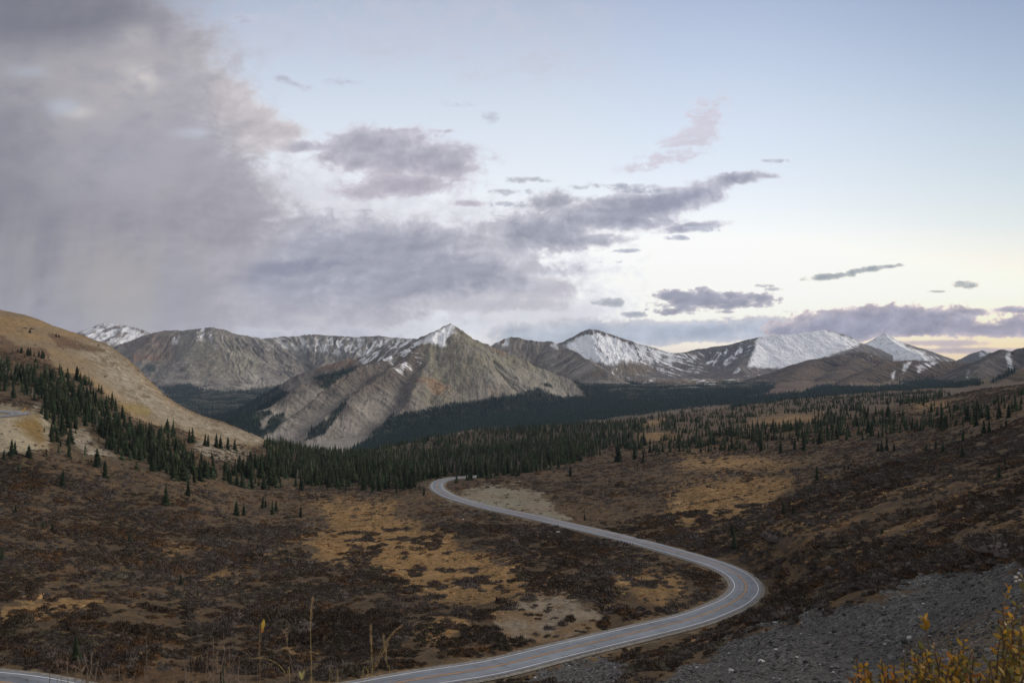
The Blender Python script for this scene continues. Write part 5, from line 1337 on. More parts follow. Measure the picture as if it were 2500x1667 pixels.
def build_foreground():
    r = np.random.default_rng(99)
    lm = leaf_material()
    bark = mat_col('willow_bark', (0.10, 0.065, 0.045), 0.3, 40)
    grey = mat_col('dry_twig', (0.14, 0.105, 0.08), 0.4, 30)
    straw = mat_col('dry_straw', (0.34, 0.25, 0.10), 0.25, 40)
    plume = mat_col('seed_head', (0.36, 0.25, 0.14), 0.3, 60)
    fluff = mat_col('willow_catkin', (0.55, 0.48, 0.40), 0.2, 80)

    def shoot(root, tip, rad, parent, nleaf, L0, spread=0.8, start=0.55, palette=None, yl=None):
        mid = root * 0.45 + tip * 0.55 + np.array([r.normal(0, .03), r.normal(0, .03), 0.06])
        P = bez(root, mid, tip, 14)
        o = link('branch', mesh_np('branch', *tube(P, np.linspace(rad, rad * 0.35, 14))), bark, parent)
        ps = []
        for k in range(nleaf):
            f = start + (1 - start) * (k + 0.5 * r.random()) / nleaf
            b = P[min(13, int(f * 13))] + (P[min(13, int(f * 13) + 1)] - P[min(13, int(f * 13))]) * (f * 13 % 1) if f < 0.99 else P[-1]
            a = k * 2.4 + r.random()
            up = P[-1] - P[-3]; up /= np.linalg.norm(up)
            rd = np.array([math.cos(a), math.sin(a), 0.0])
            d = up * (1.15 - spread * r.random()) + rd * spread * (0.5 + 0.5 * r.random())
            L = L0 * (0.7 + 0.5 * r.random())
            c = LEAFC[int(r.choice(len(LEAFC), p=palette))] * (0.75 + 0.5 * r.random())
            V, Fc = leaf(b, d, np.array([-d[1], d[0], 0.35]) + r.normal(0, .4, 3), L, L * (0.17 + 0.06 * r.random()), r, 0.3, 0.15 + 0.3 * r.random())
            ps.append((V, Fc, c))
        V, Fc, cc = join(ps)
        link('foliage', mesh_np('foliage', V, Fc, cc), lm, o)
        return P
    # tips of the shoots, as photo directions and distances
    bushes = [
        ('tall willow bush with olive and yellow leaves at the lower right corner', 2440, 2.6, [(2430, 1450, 2.9), (2448, 1462, 2.7), (2462, 1448, 2.8), (2476, 1470, 2.7), (2495, 1440, 2.8), (2430, 1490, 2.8), (2452, 1500, 2.6), (2475, 1520, 2.5), (2495, 1510, 2.6), (2515, 1470, 2.7), (2415, 1540, 2.6), (2440, 1550, 2.5), (2462, 1570, 2.5), (2490, 1560, 2.4), (2400, 1580, 2.5), (2425, 1600, 2.4), (2450, 1610, 2.4), (2480, 1600, 2.3), (2500, 1620, 2.3), (2410, 1640, 2.3), (2440, 1650, 2.3), (2470, 1650, 2.2), (2495, 1660, 2.2), (2520, 1550, 2.5), (2385, 1625, 2.4), (2530, 1420, 2.8)], [.10, .17, .30, .06, .30, .04, .03]),
        ('low willow bush with orange and yellow leaves left of the tall one', 2270, 2.8, [(2235, 1572, 3.0), (2250, 1566, 2.9), (2266, 1570, 3.0), (2280, 1578, 2.9), (2210, 1590, 3.0), (2300, 1590, 2.8), (2325, 1575, 2.9), (2345, 1585, 2.8), (2240, 1605, 2.8), (2262, 1612, 2.7), (2290, 1615, 2.7), (2315, 1620, 2.6), (2340, 1615, 2.6), (2362, 1605, 2.7), (2225, 1640, 2.7), (2250, 1645, 2.6), (2278, 1650, 2.6), (2305, 1652, 2.5), (2332, 1648, 2.5), (2360, 1645, 2.5), (2380, 1600, 2.6), (2375, 1570, 2.8), (2350, 1560, 2.9)], [.17, .22, .24, .09, .19, .06, .03]),
        ('small orange leaved willow sprig clump at the left end of the bushes', 2140, 2.9, [(2098, 1600, 3.0), (2110, 1612, 3.0), (2122, 1618, 2.9), (2112, 1640, 2.9), (2150, 1612, 2.9), (2165, 1625, 2.9), (2182, 1615, 2.9), (2155, 1648, 2.8), (2130, 1655, 2.8), (2190, 1645, 2.8), (2205, 1638, 2.8), (2175, 1660, 2.7)], [.26, .10, .12, .28, .08, .06, .10]),
    ]
    for lb, rx, rY, tips, pal in bushes:
        g = at(rx, 1900, rY + 0.15); g[2] = gz(g[0], g[1])
        t = thing('willow_bush', tuple(g), lb, 'bush', 'yellow leaved willow bushes')
        tips = tips + [(a + r.normal(0, 26), b + abs(r.normal(0, 30)) + 16, c + r.normal(0, .15)) for a, b, c in tips[::2]] + [(a + r.normal(0, 16), b + abs(r.normal(0, 26)) + 6, c + r.normal(0, .12)) for a, b, c in tips]
        for px, py, Y in tips:
            tip = at(px + (22 if rx > 2400 else 0) + r.normal(0, 3), py + (30 if rx > 2400 else 12) + r.normal(0, 8), Y) - g
            root = np.array([tip[0] * 0.25 + r.normal(0, .05), tip[1] * 0.3 + r.normal(0, .05), 0.0]); root[2] = gz(g[0] + root[0], g[1] + root[1]) - g[2] - 0.03
            shoot(root, tip, 0.006, t, int(r.integers(12, 22)), 0.031, 1.1, palette=pal, start=0.70)
    for lb, px, py, Y, n, Lf in (('lone willow shoot with a bright orange leaf cluster in front of the scree', 2258, 1512, 3.0, 10, 0.036), ('thin willow shoot with one tiny yellow leaf tuft above the bushes', 2312, 1548, 3.1, 3, 0.022),
                            ('upper willow shoot with yellow leaves by the right photo edge', 2462, 1434, 3.2, 7, 0.03), ('willow shoot with pale dried flower tufts at the right photo edge', 2496, 1412, 3.1, 5, 0.03)):
        tip0 = at(px, py, Y); g = np.array([tip0[0] + 0.12, tip0[1] + 0.1, 0]); g[2] = gz(g[0], g[1])
        t = thing('willow_shoot', tuple(g), lb, 'shoot', 'single willow shoots')
        P = shoot(np.array([0, 0, -0.03]), tip0 - g, 0.003, t, n, Lf, 0.55, 0.94 if n < 11 else 0.9, [.35, .25, .1, .15, .05, .1, 0])
        if px == 2496:
            fl = join([(stone_mesh(5 + k)[0] * 0.008 + P[-1] + r.normal(0, .012, 3), stone_mesh(5 + k)[1]) for k in range(5)])
            link('catkin', mesh_np('catkin', fl[0], fl[1]), fluff, t)

    def rooted(pts, Y):
        """Stem polyline (world) from photo directions at distance Y, continued down to the ground; first point is the root."""
        W = [at(px, py, Y + dy) for px, py, dy in [(p + (0,))[:3] for p in pts]]
        b = W[0].copy(); b[2] = gz(b[0], b[1]) - 0.02
        b[0] += (W[0][0] - W[1][0]) * 1.5
        return np.array([b] + W)
    def stalk(name, pts, Y, rad, lb, cat, group, mat, head=None):
        W = rooted(pts, Y); base = W[0].copy()
        t = thing(name, tuple(base), lb, cat, group)
        P = spline(W - base, 0.012)
        link('stem', mesh_np('stem', *tube(P, np.linspace(rad * 0.72, rad * 0.36, len(P)), 5)), mat, t)
        if head == 'plume':
            ps = []
            m = max(8, int(0.09 / 0.012))
            for k in range(46):
                i = len(P) - 1 - int(m * r.random()); a = r.random() * 6.28
                d = (P[-1] - P[-4]); d /= np.linalg.norm(d)
                d = d * 1.0 + 0.28 * np.array([math.cos(a), math.sin(a), 0])
                ps.append(leaf(P[i], d, np.array([0, 1, .2]) + r.normal(0, .3, 3), 0.014 + 0.008 * r.random(), 0.0011, r))
            V, Fc, _ = join(ps); link('seed_head', mesh_np('seed_head', V, Fc), plume, t)
        return t, P
    stalk('grass_stalk', [(760, 1700), (759, 1600), (758, 1520), (760, 1480), (765, 1462)], 2.6, 0.0019, 'tallest straight straw grass stalk left of the road', 'grass stalk', 'dry grass stalks', straw, 'plume')
    stalk('grass_stalk', [(909, 1700), (908, 1620), (906, 1560), (905, 1530)], 2.6, 0.0017, 'upright grass stalk with a reddish plume beside the leaning one', 'grass stalk', 'dry grass stalks', straw, 'plume')
    stalk('grass_stalk', [(880, 1700), (905, 1645), (930, 1588), (948, 1556), (962, 1540), (976, 1531)], 2.6, 0.0016, 'grass stalk leaning to the right with a drooping plume', 'grass stalk', 'dry grass stalks', straw, 'plume')
    stalk('grass_stalk', [(893, 1700), (912, 1640), (930, 1600), (944, 1578)], 2.65, 0.0014, 'shorter leaning grass stalk crossing the upright one', 'grass stalk', 'dry grass stalks', straw, 'plume')
    stalk('grass_stalk', [(952, 1700), (946, 1630), (941, 1580), (937, 1556)], 2.6, 0.0014, 'thin grass stalk at the right of the stalk group', 'grass stalk', 'dry grass stalks', straw, 'plume')
    stalk('bent_grass', [(708, 1700), (700, 1652), (688, 1630), (668, 1614), (640, 1606), (600, 1606)], 2.5, 0.0016, 'arching yellow grass blade bending over to the left', 'grass blade', None, straw)
    stalk('bent_grass', [(803, 1700), (812, 1662), (818, 1646)], 2.5, 0.0014, 'left blade of a short forked grass tuft by the road', 'grass blade', None, straw)
    stalk('bent_grass', [(825, 1700), (822, 1668), (818, 1648)], 2.5, 0.0014, 'right blade of a short forked grass tuft by the road', 'grass blade', None, straw)
    stalk('grass_stalk', [(634, 1700), (634, 1600), (634, 1520)], 2.8, 0.0012, 'faint thin stalk close to the yellow leaf twig', 'grass stalk', 'dry grass stalks', straw)
    stalk('grass_stalk', [(361, 1660), (359, 1600), (357, 1545)], 2.9, 0.0013, 'thin brown stalk alone above the left twigs', 'grass stalk', 'dry grass stalks', grey)
    stalk('grass_stalk', [(470, 1680), (471, 1620), (470, 1585)], 2.7, 0.0018, 'short thick brown stalk between the twig bushes', 'grass stalk', 'dry grass stalks', grey)
    def add_leaf(t, p, d, L, W, c):
        V, Fc = leaf(p, np.array(d, float), np.array([0.1, -1, 0.2]), L, W, r, 0.2, 0.1)
        link('leaf', mesh_np('leaf', V, Fc, np.broadcast_to(np.array(c), (len(V), 3))), lm, t)
    t, P = stalk('twig', [(628, 1700), (630, 1610), (634, 1570), (641, 1535)], 2.6, 0.0022, 'upright twig tipped with one bright yellow leaf', 'twig', None, grey)
    add_leaf(t, P[-1], (0.12, 0, 1), 0.036, 0.0065, (0.55, 0.36, 0.06)); add_leaf(t, P[-1] - np.array([0.002, 0, .012]), (0.15, 0, 1), 0.02, 0.005, (0.45, 0.17, 0.04))
    t, P = stalk('twig', [(730, 1700), (720, 1655), (708, 1605), (700, 1565), (693, 1530)], 2.6, 0.0026, 'grey twig with a tuft of dried curled leaves on top', 'twig', None, grey)
    for k in range(5): add_leaf(t, P[-1 - k], (r.normal(0, .8), r.normal(0, .5), 0.7), 0.02, 0.003, (0.20, 0.14, 0.09))
    bp = bez(P[-9], P[-9] + np.array([.02, 0, .03]), P[-9] + np.array([0.035, 0, 0.05]), 6); link('side_twig', mesh_np('side_twig', *tube(bp, 0.0012, 5)), grey, t)
    t, P = stalk('twig', [(742, 1700), (739, 1672), (736, 1652)], 2.5, 0.0014, 'short twig holding a pale curled yellow leaf', 'twig', None, grey)
    add_leaf(t, P[-1], (0.12, 0, 0.6), 0.032, 0.005, (0.42, 0.36, 0.12)); add_leaf(t, P[-1], (-0.25, 0, 0.9), 0.03, 0.0045, (0.44, 0.40, 0.16))

    def twig_bush(lb, cx, Y, tips, leaves):
        g = at(cx, 1900, Y); g[2] = gz(g[0], g[1])
        t = thing('twig_bush', tuple(g), lb, 'bush', 'dry leafless twig bushes')
        for px, py in tips:
            tip = at(px, py, Y + r.normal(0, .12)) - g
            root = np.array([tip[0] * 0.3 + r.normal(0, .03), r.normal(0, .05), -0.03])
            mid = root * 0.4 + tip * 0.6 + np.array([r.normal(0, .05), 0, .05])
            P = bez(root, mid, tip, 16); P[1:-1] += r.normal(0, .004, P[1:-1].shape)
            o = link('branch', mesh_np('branch', *tube(P, np.linspace(0.0036, 0.0011, 16), 5)), grey, t)
            ps = []
            for k in range(5):
                i = int(r.integers(8, 15)); a = r.uniform(-1, 1)
                e = P[i] + np.array([0.05 * a + r.normal(0, .01), r.normal(0, .02), 0.03 + 0.05 * r.random()])
                ps.append(tube(bez(P[i], (P[i] + e) / 2 + r.normal(0, .006, 3), e, 5), np.linspace(0.0016, 0.0007, 5), 4))
            V, Fc, _ = join(ps); link('twig_sprays', mesh_np('twig_sprays', V, Fc), grey, o)
            if r.random() < leaves:
                for k in range(int(r.integers(1, 4))):
                    i = int(r.integers(9, 15)); c = LEAFC[int(r.integers(7))] * 0.8 if r.random() < 0.4 else np.array([0.26, 0.19, 0.13])
                    V, Fc = leaf(P[i], r.normal(0, .6, 3) + np.array([0, 0, .5]), r.normal(size=3), 0.024, 0.004, r, 0.4, 0.5)
                    link('leaf', mesh_np('leaf', V, Fc, np.broadcast_to(c, (len(V), 3))), lm, o)
    twig_bush('dry leafless twig bush over the road at the lower left', 200, 2.7, [(122, 1640), (150, 1630), (165, 1605), (185, 1625), (205, 1595), (190, 1600), (222, 1590), (240, 1612), (212, 1640), (140, 1655), (65, 1655), (255, 1640)], 0.25)
    twig_bush('sparse dry twigs right of the lower left twig bush', 300, 2.8, [(268, 1630), (290, 1622), (300, 1650), (330, 1640), (352, 1625), (357, 1600), (378, 1655), (318, 1655)], 0.3)
    twig_bush('tangled dry twig bush with a few orange leaves left of the grass stalks', 540, 2.7, [(521, 1555), (545, 1545), (508, 1580), (530, 1590), (500, 1610), (550, 1600), (560, 1585), (480, 1640), (512, 1640), (572, 1620), (585, 1600), (600, 1630), (612, 1645), (535, 1630), (555, 1650), (590, 1655)], 0.9)
    twig_bush('small dry twig bush between the two larger twig bushes', 440, 2.75, [(425, 1630), (445, 1600), (455, 1640), (470, 1650), (410, 1655), (462, 1622)], 0.5)

# ------------------------------------------------------------------ sky: Sky Texture all round, with the evening clouds of this sky as a generated environment in front
def srgb(c):
    c = np.clip(np.asarray(c, float) / 255.0, 0, None)
    return np.where(c <= 0.04045, c / 12.92, ((c + 0.055) / 1.055) ** 2.4)
def paint_sky(px, py):
    """Colours (0..255) of the evening sky in the directions of photo pixels px, py."""
    yy = [-700, 0, 150, 300, 450, 550, 640, 720, 790, 840, 870, 960]
    mid = np.array([(112, 132, 172), (158, 174, 206), (178, 194, 220), (198, 212, 231), (216, 226, 238), (230, 236, 241), (247, 247, 244), (252, 248, 236), (248, 240, 222), (240, 226, 205), (225, 210, 195), (215, 200, 185)], float)
    rt = np.array([(100, 122, 160), (136, 156, 188), (154, 173, 200), (175, 192, 210), (196, 209, 216), (212, 220, 218), (236, 232, 216), (254, 246, 222), (255, 236, 190), (252, 218, 158), (240, 205, 150), (220, 190, 150)], float)
    A = np.stack([np.interp(py, yy, mid[:, k]) for k in range(3)], -1)
    B = np.stack([np.interp(py, yy, rt[:, k]) for k in range(3)], -1)
    col = mix(A, B, sst(1700, 2700, px)) + 7
    col = col * 0.86 + 0.14 * col.mean(-1, keepdims=True)
    col = mix(col, np.array([255, 252, 240.]), np.exp(-((px - 1750) / 620.0) ** 2 - ((py - 690) / 130.0) ** 2) * 0.65)
    col = mix(col, np.array([184, 184, 198.]), sst(1350, 900, px) * sst(690, 790, py))
    X, Y = px / 100.0, py / 100.0
    wx = 0.30 * fbm(X / 2.1, Y / 1.6, 3, 801); wy = 0.22 * fbm(X / 2.1, Y / 1.6, 3, 811)
    X, Y = X + wx, Y + wy
    N = {}
    def noise(sx, sy, seed, o=6, g=0.52):
        k = (sx, sy, seed)
        if k not in N: N[k] = fbm(X / sx, Y / sy, o, seed, g)
        return N[k]
    big = noise(3.0, 2.0, 821); med = noise(1.25, 0.8, 831, 7, 0.56); fin = noise(0.45, 0.30, 841, 6, 0.58)
    # billow: rounded cauliflower lumps
    bil_ = 1 - 2.2 * np.abs(fbm(X / 0.62, Y / 0.44, 4, 871, 0.5)) ; bil2 = 1 - 2.2 * np.abs(fbm(X / 0.25, Y / 0.19, 3, 875, 0.5))
    puff = 0.65 * bil_ + 0.35 * bil2 - 0.55
    # the same field a step towards the light (lower right) for the lit sides of the billows
    rel = fbm((X + 0.16) / 1.25, (Y + 0.13) / 0.8, 6, 831, 0.56) - med
    kf = 3.2
    med2 = fbm(X * kf / 1.6, Y * kf / 0.8, 5, 881, 0.58); fin2 = fbm(X * kf / 0.6, Y * kf / 0.3, 4, 885, 0.6)
    pf2 = 0.65 * bil2 + 0.35 * (1 - 2.2 * np.abs(fbm(X / 0.12, Y / 0.08, 3, 889, 0.55))) - 0.55
    def layer(col, ells, edge, core, amp=0.5, thr=0.42, soft=0.16, alpha=1.0, flat=0.0, pf=0.5, depth=0.7, relief=22, tint=None, mott=1.0, small=False):
        D = np.zeros(px.shape)
        for e in ells:
            cx, cy, rx, ry = e[:4]; w = e[4] if len(e) > 4 else 1.0; tilt = e[5] if len(e) > 5 else 0.0
            dx, dy = px - cx, py - cy - tilt * (px - cx)
            f = np.exp(-((np.abs(dx) / rx) ** 2.2 + (np.abs(dy) / np.where(dy > 0, ry * (1 - flat), ry)) ** 2.2))
            D = np.maximum(D, w * f) + 0.25 * np.minimum(D, w * f)
        nn = (1 - pf) * (0.45 * big + 0.75 * med + 0.25 * fin) + pf * (0.40 * med + 0.22 * fin + 0.7 * puff)
        if small: nn = 0.9 * med2 + 0.28 * fin2 + 0.12 * pf2 + 0.4 * fin
        v = D + 2.1 * amp * nn * sst(0.0, 0.3, D)
        soft = soft * 1.35
        a = sst(thr - soft, thr + soft, v) * alpha
        s = np.clip((v - thr) / depth, 0, 1)
        c = mix(np.broadcast_to(np.array(edge, float), col.shape), core, s ** 0.8)
        c = c + (relief * rel + relief * 0.35 * puff * pf * mott)[..., None] * np.array([1.0, 0.97, 0.95]) + (7 * mott * fin)[..., None]
        if tint is not None: c = mix(c, tint[0], tint[1])
        return mix(col, c, a)
    # thin high veils, faint
    col = layer(col, [(1100, 60, 420, 90, 0.6), (700, 90, 300, 80, .6), (1250, 150, 260, 60, .5)], (196, 196, 210), (186, 186, 202), 0.7, 0.5, 0.35, 0.35, relief=5)
    # pale lit cloud behind the lower bank
    col = layer(col, [(900, 560, 420, 120), (700, 470, 260, 90), (1150, 700, 360, 110), (1250, 770, 260, 60), (500, 640, 300, 160)], (230, 234, 241), (208, 209, 219), 0.40, 0.36, 0.30, 0.85, relief=12, mott=0.3)
    # right horizon bank
    col = layer(col, [(1420, 830, 130, 42), (1560, 812, 170, 30), (1720, 812, 170, 26), (1300, 820, 110, 36, .9), (1870, 805, 140, 30)], (212, 208, 212), (172, 180, 196), 0.38, 0.40, 0.10, 0.95, 0.0, relief=34, depth=0.6)
    col = layer(col, [(2050, 800, 130, 42), (2150, 782, 150, 34), (2290, 785, 120, 44), (2240, 805, 210, 26), (2420, 808, 150, 18, 1.0, 0.05), (1960, 810, 110, 26), (2370, 765, 90, 14, .85), (2460, 757, 80, 9, .8), (2500, 800, 90, 26)], (208, 192, 194), (152, 151, 168), 0.50, 0.45, 0.10, 1.0, 0.25, relief=46, depth=0.55, tint=(np.array([182, 160, 164.]), 0.25 * sst(2100, 2500, px) * sst(770, 815, py)))
    col = layer(col, [(2280, 838, 130, 9, .8), (2150, 845, 120, 7, .7), (2330, 856, 200, 7, .9), (2470, 866, 100, 8, .8)], (205, 186, 186), (170, 160, 172), 0.35, 0.42, 0.14, 0.8, relief=12)
    # small free clouds on the right
    col = layer(col, [(1740, 738, 130, 26), (1690, 728, 90, 22), (1640, 762, 60, 12, .8), (1840, 728, 60, 18, .8), (1660, 722, 80, 7, .8)], (204, 199, 203), (148, 149, 164), 0.40, 0.42, 0.11, 1.0, 0.2, relief=34, depth=0.5, small=True)
    col = layer(col, [(1490, 738, 38, 11), (1560, 769, 28, 8, .9), (1535, 768, 16, 8, .8), (1890, 707, 24, 6, .8), (1870, 698, 26, 5, .7), (1935, 760, 28, 6, .5)], (204, 204, 208), (154, 158, 170), 0.45, 0.42, 0.15, 0.9, relief=14, small=True)
    col = layer(col, [(2030, 674, 62, 8, 1.0, -0.10), (2110, 660, 62, 8, 1.0, -0.16), (2180, 650, 40, 5, .8, -0.1)], (204, 204, 200), (144, 152, 160), 0.42, 0.42, 0.16, 0.95, relief=10, small=True)
    col = layer(col, [(2358, 698, 42, 8), (2345, 690, 22, 5, .8), (2290, 712, 30, 3, .5)], (206, 203, 196), (148, 154, 160), 0.42, 0.42, 0.16, 0.9, relief=10, small=True)
    # pink wisp
    col = layer(col, [(1720, 305, 46, 60, .9, -0.6), (1680, 345, 75, 34, 1.0, -0.42), (1590, 395, 70, 18, .8, -0.2), (1735, 262, 48, 22, .6)], (208, 208, 220), (199, 191, 203), 0.62, 0.46, 0.34, 0.72, relief=10, small=True)
    # diagonal dark band
    col = layer(col, [(1790, 440, 70, 18, .85, -0.15), (1640, 492, 150, 34, 1.0, -0.22), (1480, 520, 160, 48, 1.05, -0.12), (1290, 560, 110, 50, .9), (1420, 590, 120, 26, .8), (1560, 545, 100, 20, .75), (1360, 500, 90, 40, .85), (1340, 575, 150, 44, 1.0, -0.15), (1200, 610, 150, 44, 1.0), (1690, 555, 90, 12, .75, -0.1), (1850, 430, 60, 10, .5), (1260, 660, 150, 30, .9)], (204, 203, 213), (148, 151, 169), 0.44, 0.44, 0.19, 0.97, 0.1, relief=34, depth=0.7, mott=0.5)
    col = layer(col, [(1240, 705, 180, 34, 1.0), (1120, 745, 240, 26, .9), (1330, 700, 90, 22, .8)], (208, 204, 210), (172, 169, 183), 0.34, 0.42, 0.18, 0.92, 0.1, relief=16, mott=0.5)
    col = layer(col, [(1290, 440, 60, 8, .7), (1260, 470, 70, 9, .6), (1500, 455, 90, 10, .7), (1580, 470, 70, 8, .6), (1720, 560, 70, 8, .7), (1660, 580, 40, 6, .6), (1520, 612, 60, 5, .6), (1240, 500, 60, 8, .6), (1900, 392, 40, 6, .5), (1480, 640, 40, 5, .5)], (204, 206, 216), (160, 165, 182), 0.6, 0.42, 0.2, 0.85, relief=10, small=True)
    # mauve cloud
    col = layer(col, [(920, 345, 130, 44), (1010, 390, 170, 40), (1090, 410, 90, 30, .9), (1000, 452, 170, 30, .9), (720, 358, 75, 16, .9), (860, 385, 80, 40, .8), (900, 470, 90, 24, .7), (985, 318, 60, 8, .7), (1075, 320, 40, 6, .5), (1150, 497, 50, 9, .7)], (200, 196, 209), (160, 157, 175), 0.42, 0.44, 0.2, 0.95, 0.1, relief=28, mott=0.5, tint=(np.array([190, 176, 190.]), 0.3 * sst(380, 460, py)))
    for e in ((715, 205, 40, 9, .8, 0.35), (690, 190, 22, 8, .7), (835, 200, 42, 9, .7), (1195, 287, 24, 14, .6), (600, 52, 34, 16, .6), (1120, 250, 40, 12, .4), (740, 210, 40, 7, .6, .2)):
        col = layer(col, [e], (190, 196, 214), (166, 172, 192), 0.5, 0.40, 0.24, 0.7, relief=6, small=True)
    # lower bank
    col = layer(col, [(760, 620, 330, 100), (950, 600, 260, 70), (620, 690, 340, 90), (900, 700, 300, 70), (1100, 650, 190, 60), (520, 600, 200, 90), (1180, 690, 160, 40, .8), (700, 760, 420, 60, .85)], (204, 203, 212), (150, 152, 171), 0.42, 0.42, 0.2, 0.95, 0.1, relief=26, depth=0.8, mott=0.3, tint=(np.array([184, 178, 186.]), 0.5 * sst(690, 780, py)))
    col = layer(col, [(660, 655, 150, 26), (560, 680, 160, 26, .9), (800, 640, 120, 20, .7)], (158, 159, 177), (124, 129, 153), 0.4, 0.45, 0.38, 0.85, relief=10, mott=0.2)
    # pinkish billows
    col = layer(col, [(530, 250, 95, 62), (590, 290, 80, 40), (660, 320, 90, 26, .9), (500, 300, 100, 50), (430, 190, 90, 90, .8), (560, 350, 140, 40, .8)], (208, 202, 207), (186, 177, 181), 0.26, 0.40, 0.18, 0.95, 0.0, relief=24, depth=0.8, mott=0.4)
    # the great rain cloud on the left
    g1, g2 = np.array([174, 170, 180.]), np.array([142, 140, 154.])
    col = layer(col, [(60, 420, 420, 420, 1.25), (260, 380, 300, 260, 1.0), (160, 120, 330, 130, 1.0), (420, 480, 240, 130, 1.0), (520, 560, 180, 90, .85), (300, 640, 260, 170, 1.0), (120, 720, 260, 160, 1.05), (340, 60, 130, 60, .8), (420, 130, 90, 60, .75), (420, 750, 200, 90, .8), (0, 60, 300, 200, 1.1)], g1, g2, 0.22, 0.40, 0.22, 1.0, 0.0, relief=16, depth=1.1, mott=0.3)
    W = sst(640, 350, px)
    warm = sst(-0.1, 0.5, big + 0.5 * med + 0.3) * W * sst(60, 170, py) * sst(560, 420, py)
    col = mix(col, np.array([190, 184, 184.]), warm * 0.55)
    def spot(cx, cy, rx, ry): return np.exp(-((px - cx) / rx) ** 2 - ((py - cy) / ry) ** 2)
    col = mix(col, np.array([206, 200, 198.]), spot(330, 85, 70, 34) * 0.6 * sst(-0.3, 0.3, med) + spot(345, 195, 50, 36) * 0.8 * sst(-0.35, 0.2, med) + spot(190, 275, 40, 16) * 0.8 * sst(-0.4, 0.1, med))
    col = mix(col, np.array([186, 196, 214.]), np.clip(spot(150, 262, 46, 24) + spot(478, 325, 55, 13) + spot(70, 175, 50, 16) * .7, 0, 1) * 0.7 * sst(-0.3, 0.25, -med + 0.1))
    dark = spot(-20, 20, 330, 90) + spot(200, 20, 170, 50) * .8 + spot(-40, 480, 200, 330) * .8
    col = mix(col, np.array([100, 104, 120.]), np.clip(dark, 0, 1) * 0.66 * (0.9 + 0.35 * big))
    col = mix(col, np.array([150, 150, 170.]), spot(330, 390, 190, 90) * 0.5)
    # falling rain: soft vertical curtains under the cloud
    curtain = fbm(px / 70.0 + 0.25 * Y, py / 900.0, 4, 861)
    rain = sst(430, 620, py) * sst(640, 380, px + 0.25 * (py - 600))
    col = mix(col, np.array([166, 160, 162.]), rain * np.clip(0.35 + 0.9 * curtain, 0, 1) * 0.75)
    col = mix(col, np.array([170, 164, 160.]), spot(300, 720, 130, 110) * 0.7)
    col = mix(col, np.array([150, 152, 170.]), spot(430, 720, 60, 90) * 0.45)
    g = col.mean(-1, keepdims=True)
    col = mix(col, g[..., 0:1] * np.array([1.0, 1.0, 1.0]), 0.22 * sst(1700, 1300, px))
    col = col * 1.02 + 4
    return np.clip(col, 0, 255)

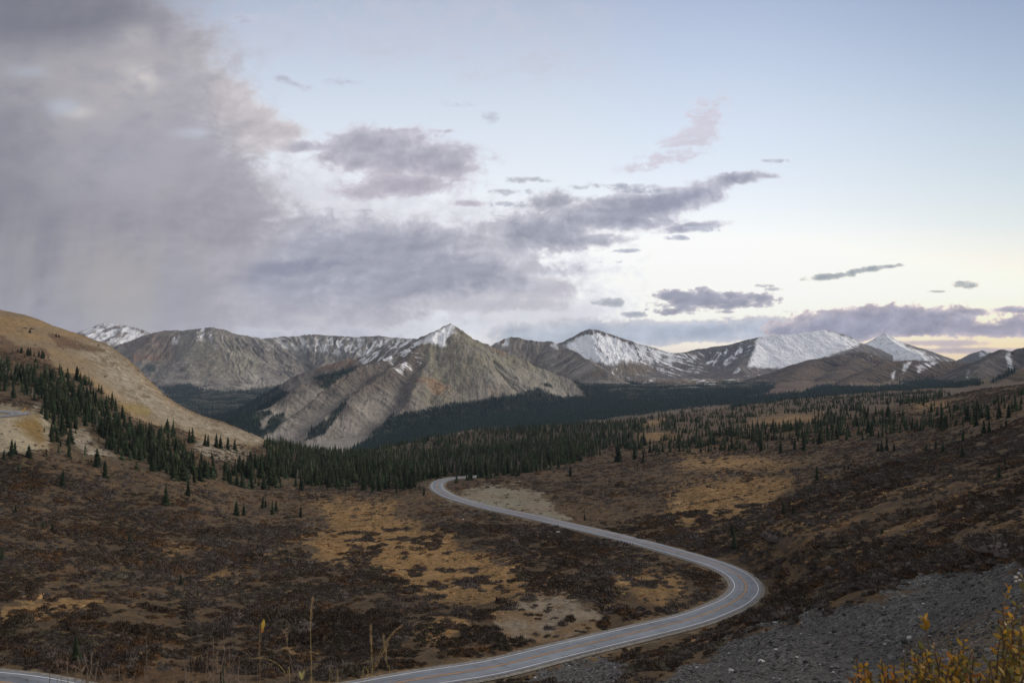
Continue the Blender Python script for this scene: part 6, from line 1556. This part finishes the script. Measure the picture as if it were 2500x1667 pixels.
U0, U1, T0, T1 = -0.86, 0.86, -0.06, 0.60
def build_world():
    w = bpy.data.worlds.new('World'); SC.world = w; w.use_nodes = True
    nt = w.node_tree; nt.nodes.clear()
    NX, NY = 2000, 768
    u = np.linspace(U0, U1, NX); t = np.linspace(T0, T1, NY)
    U, T = np.meshgrid(u, t)
    px, py = proj(U, np.ones_like(U), T)
    c = srgb(paint_sky(px, py))
    im = bpy.data.images.new('evening_clouds', NX, NY, alpha=True, float_buffer=True)
    a = np.ones((NY, NX, 4), np.float32); a[..., :3] = c
    edge = np.minimum(np.minimum(U - U0, U1 - U), T1 - T)
    a[..., 3] = sst(0.0, 0.10, edge)
    im.pixels.foreach_set(a.ravel()); im.update()
    N = nt.nodes.new; L = nt.links.new
    tc = N('ShaderNodeTexCoord'); sep = N('ShaderNodeSeparateXYZ'); L(tc.outputs['Generated'], sep.inputs[0])
    def math_(op, a_, b_):
        n = N('ShaderNodeMath'); n.operation = op
        for k, v in enumerate((a_, b_)):
            if hasattr(v, 'is_linked'): L(v, n.inputs[k])
            else: n.inputs[k].default_value = v
        return n.outputs[0]
    yv = math_('MAXIMUM', sep.outputs['Y'], 0.02)
    uu = math_('DIVIDE', sep.outputs['X'], yv); tt = math_('DIVIDE', sep.outputs['Z'], yv)
    x = math_('DIVIDE', math_('SUBTRACT', uu, U0), U1 - U0); z = math_('DIVIDE', math_('SUBTRACT', tt, T0), T1 - T0)
    cmb = N('ShaderNodeCombineXYZ'); L(x, cmb.inputs[0]); L(z, cmb.inputs[1])
    it = N('ShaderNodeTexImage'); it.image = im; it.extension = 'EXTEND'; it.interpolation = 'Linear'
    L(cmb.outputs[0], it.inputs[0])
    inside = it.outputs['Alpha']
    inside = math_('MULTIPLY', inside, math_('GREATER_THAN', sep.outputs['Y'], 0.03))
    sky = N('ShaderNodeTexSky'); sky.sky_type = 'NISHITA'; sky.sun_disc = False
    sky.sun_elevation = SUN_EL; sky.sun_rotation = SUN_AZ; sky.altitude = 3600
    sky.air_density = 1.0; sky.dust_density = 1.5; sky.ozone_density = 1.0
    # broken cloud added over the unseen sky, to neutralise and brighten fill light
    cn = N('ShaderNodeTexNoise'); cn.inputs['Scale'].default_value = 2.2; cn.inputs['Detail'].default_value = 7; cn.inputs['Distortion'].default_value = 0.4
    L(tc.outputs['Generated'], cn.inputs['Vector'])
    cr = N('ShaderNodeMapRange'); cr.interpolation_type = 'SMOOTHSTEP'
    cr.inputs['From Min'].default_value = 0.36; cr.inputs['From Max'].default_value = 0.62; cr.inputs['To Max'].default_value = 0.9
    L(cn.outputs['Fac'], cr.inputs['Value'])
    cm = N('ShaderNodeMix'); cm.data_type = 'RGBA'
    L(cr.outputs[0], cm.inputs['Factor']); L(sky.outputs[0], cm.inputs['A'])
    cm.inputs['B'].default_value = (0.80 / SKY_STRENGTH, 0.74 / SKY_STRENGTH, 0.70 / SKY_STRENGTH, 1)
    sc_ = N('ShaderNodeVectorMath'); sc_.operation = 'SCALE'; sc_.inputs['Scale'].default_value = 1.0 / SKY_STRENGTH
    L(it.outputs['Color'], sc_.inputs[0])
    mx = N('ShaderNodeMix'); mx.data_type = 'RGBA'
    L(inside, mx.inputs['Factor']); L(cm.outputs['Result'], mx.inputs['A']); L(sc_.outputs[0], mx.inputs['B'])
    bg = N('ShaderNodeBackground'); bg.inputs['Strength'].default_value = SKY_STRENGTH
    L(mx.outputs['Result'], bg.inputs['Color'])
    out = N('ShaderNodeOutputWorld'); L(bg.outputs[0], out.inputs['Surface'])
    w.cycles.sampling_method = 'MANUAL'; w.cycles.sample_map_resolution = 1024

SKY_STRENGTH = 0.12
SUN_EL, SUN_AZ = math.radians(22), math.radians(72)
def build_light():
    l = bpy.data.lights.new('sun', 'SUN'); l.energy = 3.0; l.angle = math.radians(35); l.color = (1.0, 0.90, 0.78)
    o = bpy.data.objects.new('sun', l); C.objects.link(o)
    d = Vector((math.sin(SUN_AZ) * math.cos(SUN_EL), math.cos(SUN_AZ) * math.cos(SUN_EL), math.sin(SUN_EL)))
    o.rotation_euler = d.to_track_quat('Z', 'Y').to_euler()
def build_haze():
    m = bpy.data.materials.new('haze_air'); m.use_nodes = True
    nt = m.node_tree; nt.nodes.clear()
    v = nt.nodes.new('ShaderNodeVolumePrincipled'); v.inputs['Color'].default_value = (0.55, 0.72, 1.0, 1); v.inputs['Density'].default_value = HAZE
    v.inputs['Anisotropy'].default_value = 0.0
    o = nt.nodes.new('ShaderNodeOutputMaterial'); nt.links.new(v.outputs[0], o.inputs['Volume'])
    ob = link('haze', mesh_np('haze', *box(-12600, 12600, -300, 9800, -760, 480), smooth=False), m)
    tag(ob, 'thin bluish evening haze over the valley', 'haze', None, 'stuff')
HAZE = 2.0e-5
def build_camera():
    cam = bpy.data.cameras.new('camera'); o = bpy.data.objects.new('camera', cam); C.objects.link(o)
    cam.sensor_width = 36; cam.lens = F / 2500 * 36; cam.clip_start = 0.05; cam.clip_end = 60000
    o.location = (0, 0, 0); o.rotation_euler = (math.pi / 2 + TH, 0, 0)
    cam.dof.use_dof = True; cam.dof.focus_distance = 300; cam.dof.aperture_fstop = 6.3
    SC.camera = o
    v = SC.view_settings; v.view_transform = 'Standard'; v.look = 'None'; v.exposure = 0.0; v.gamma = 1.0

import time
_t = time.time()
def step(f):
    global _t
    f(); print(f.__name__, round(time.time() - _t, 1)); _t = time.time()
for f in (build_camera, build_world, build_light, build_mountains, build_ground, build_road, build_trees, build_shrubs, build_stones, build_signs, build_foreground, build_haze):
    step(f)
SC.cycles.max_bounces = 6; SC.cycles.diffuse_bounces = 3; SC.cycles.transparent_max_bounces = 4; SC.cycles.volume_bounces = 0
SC.cycles.use_denoising = True
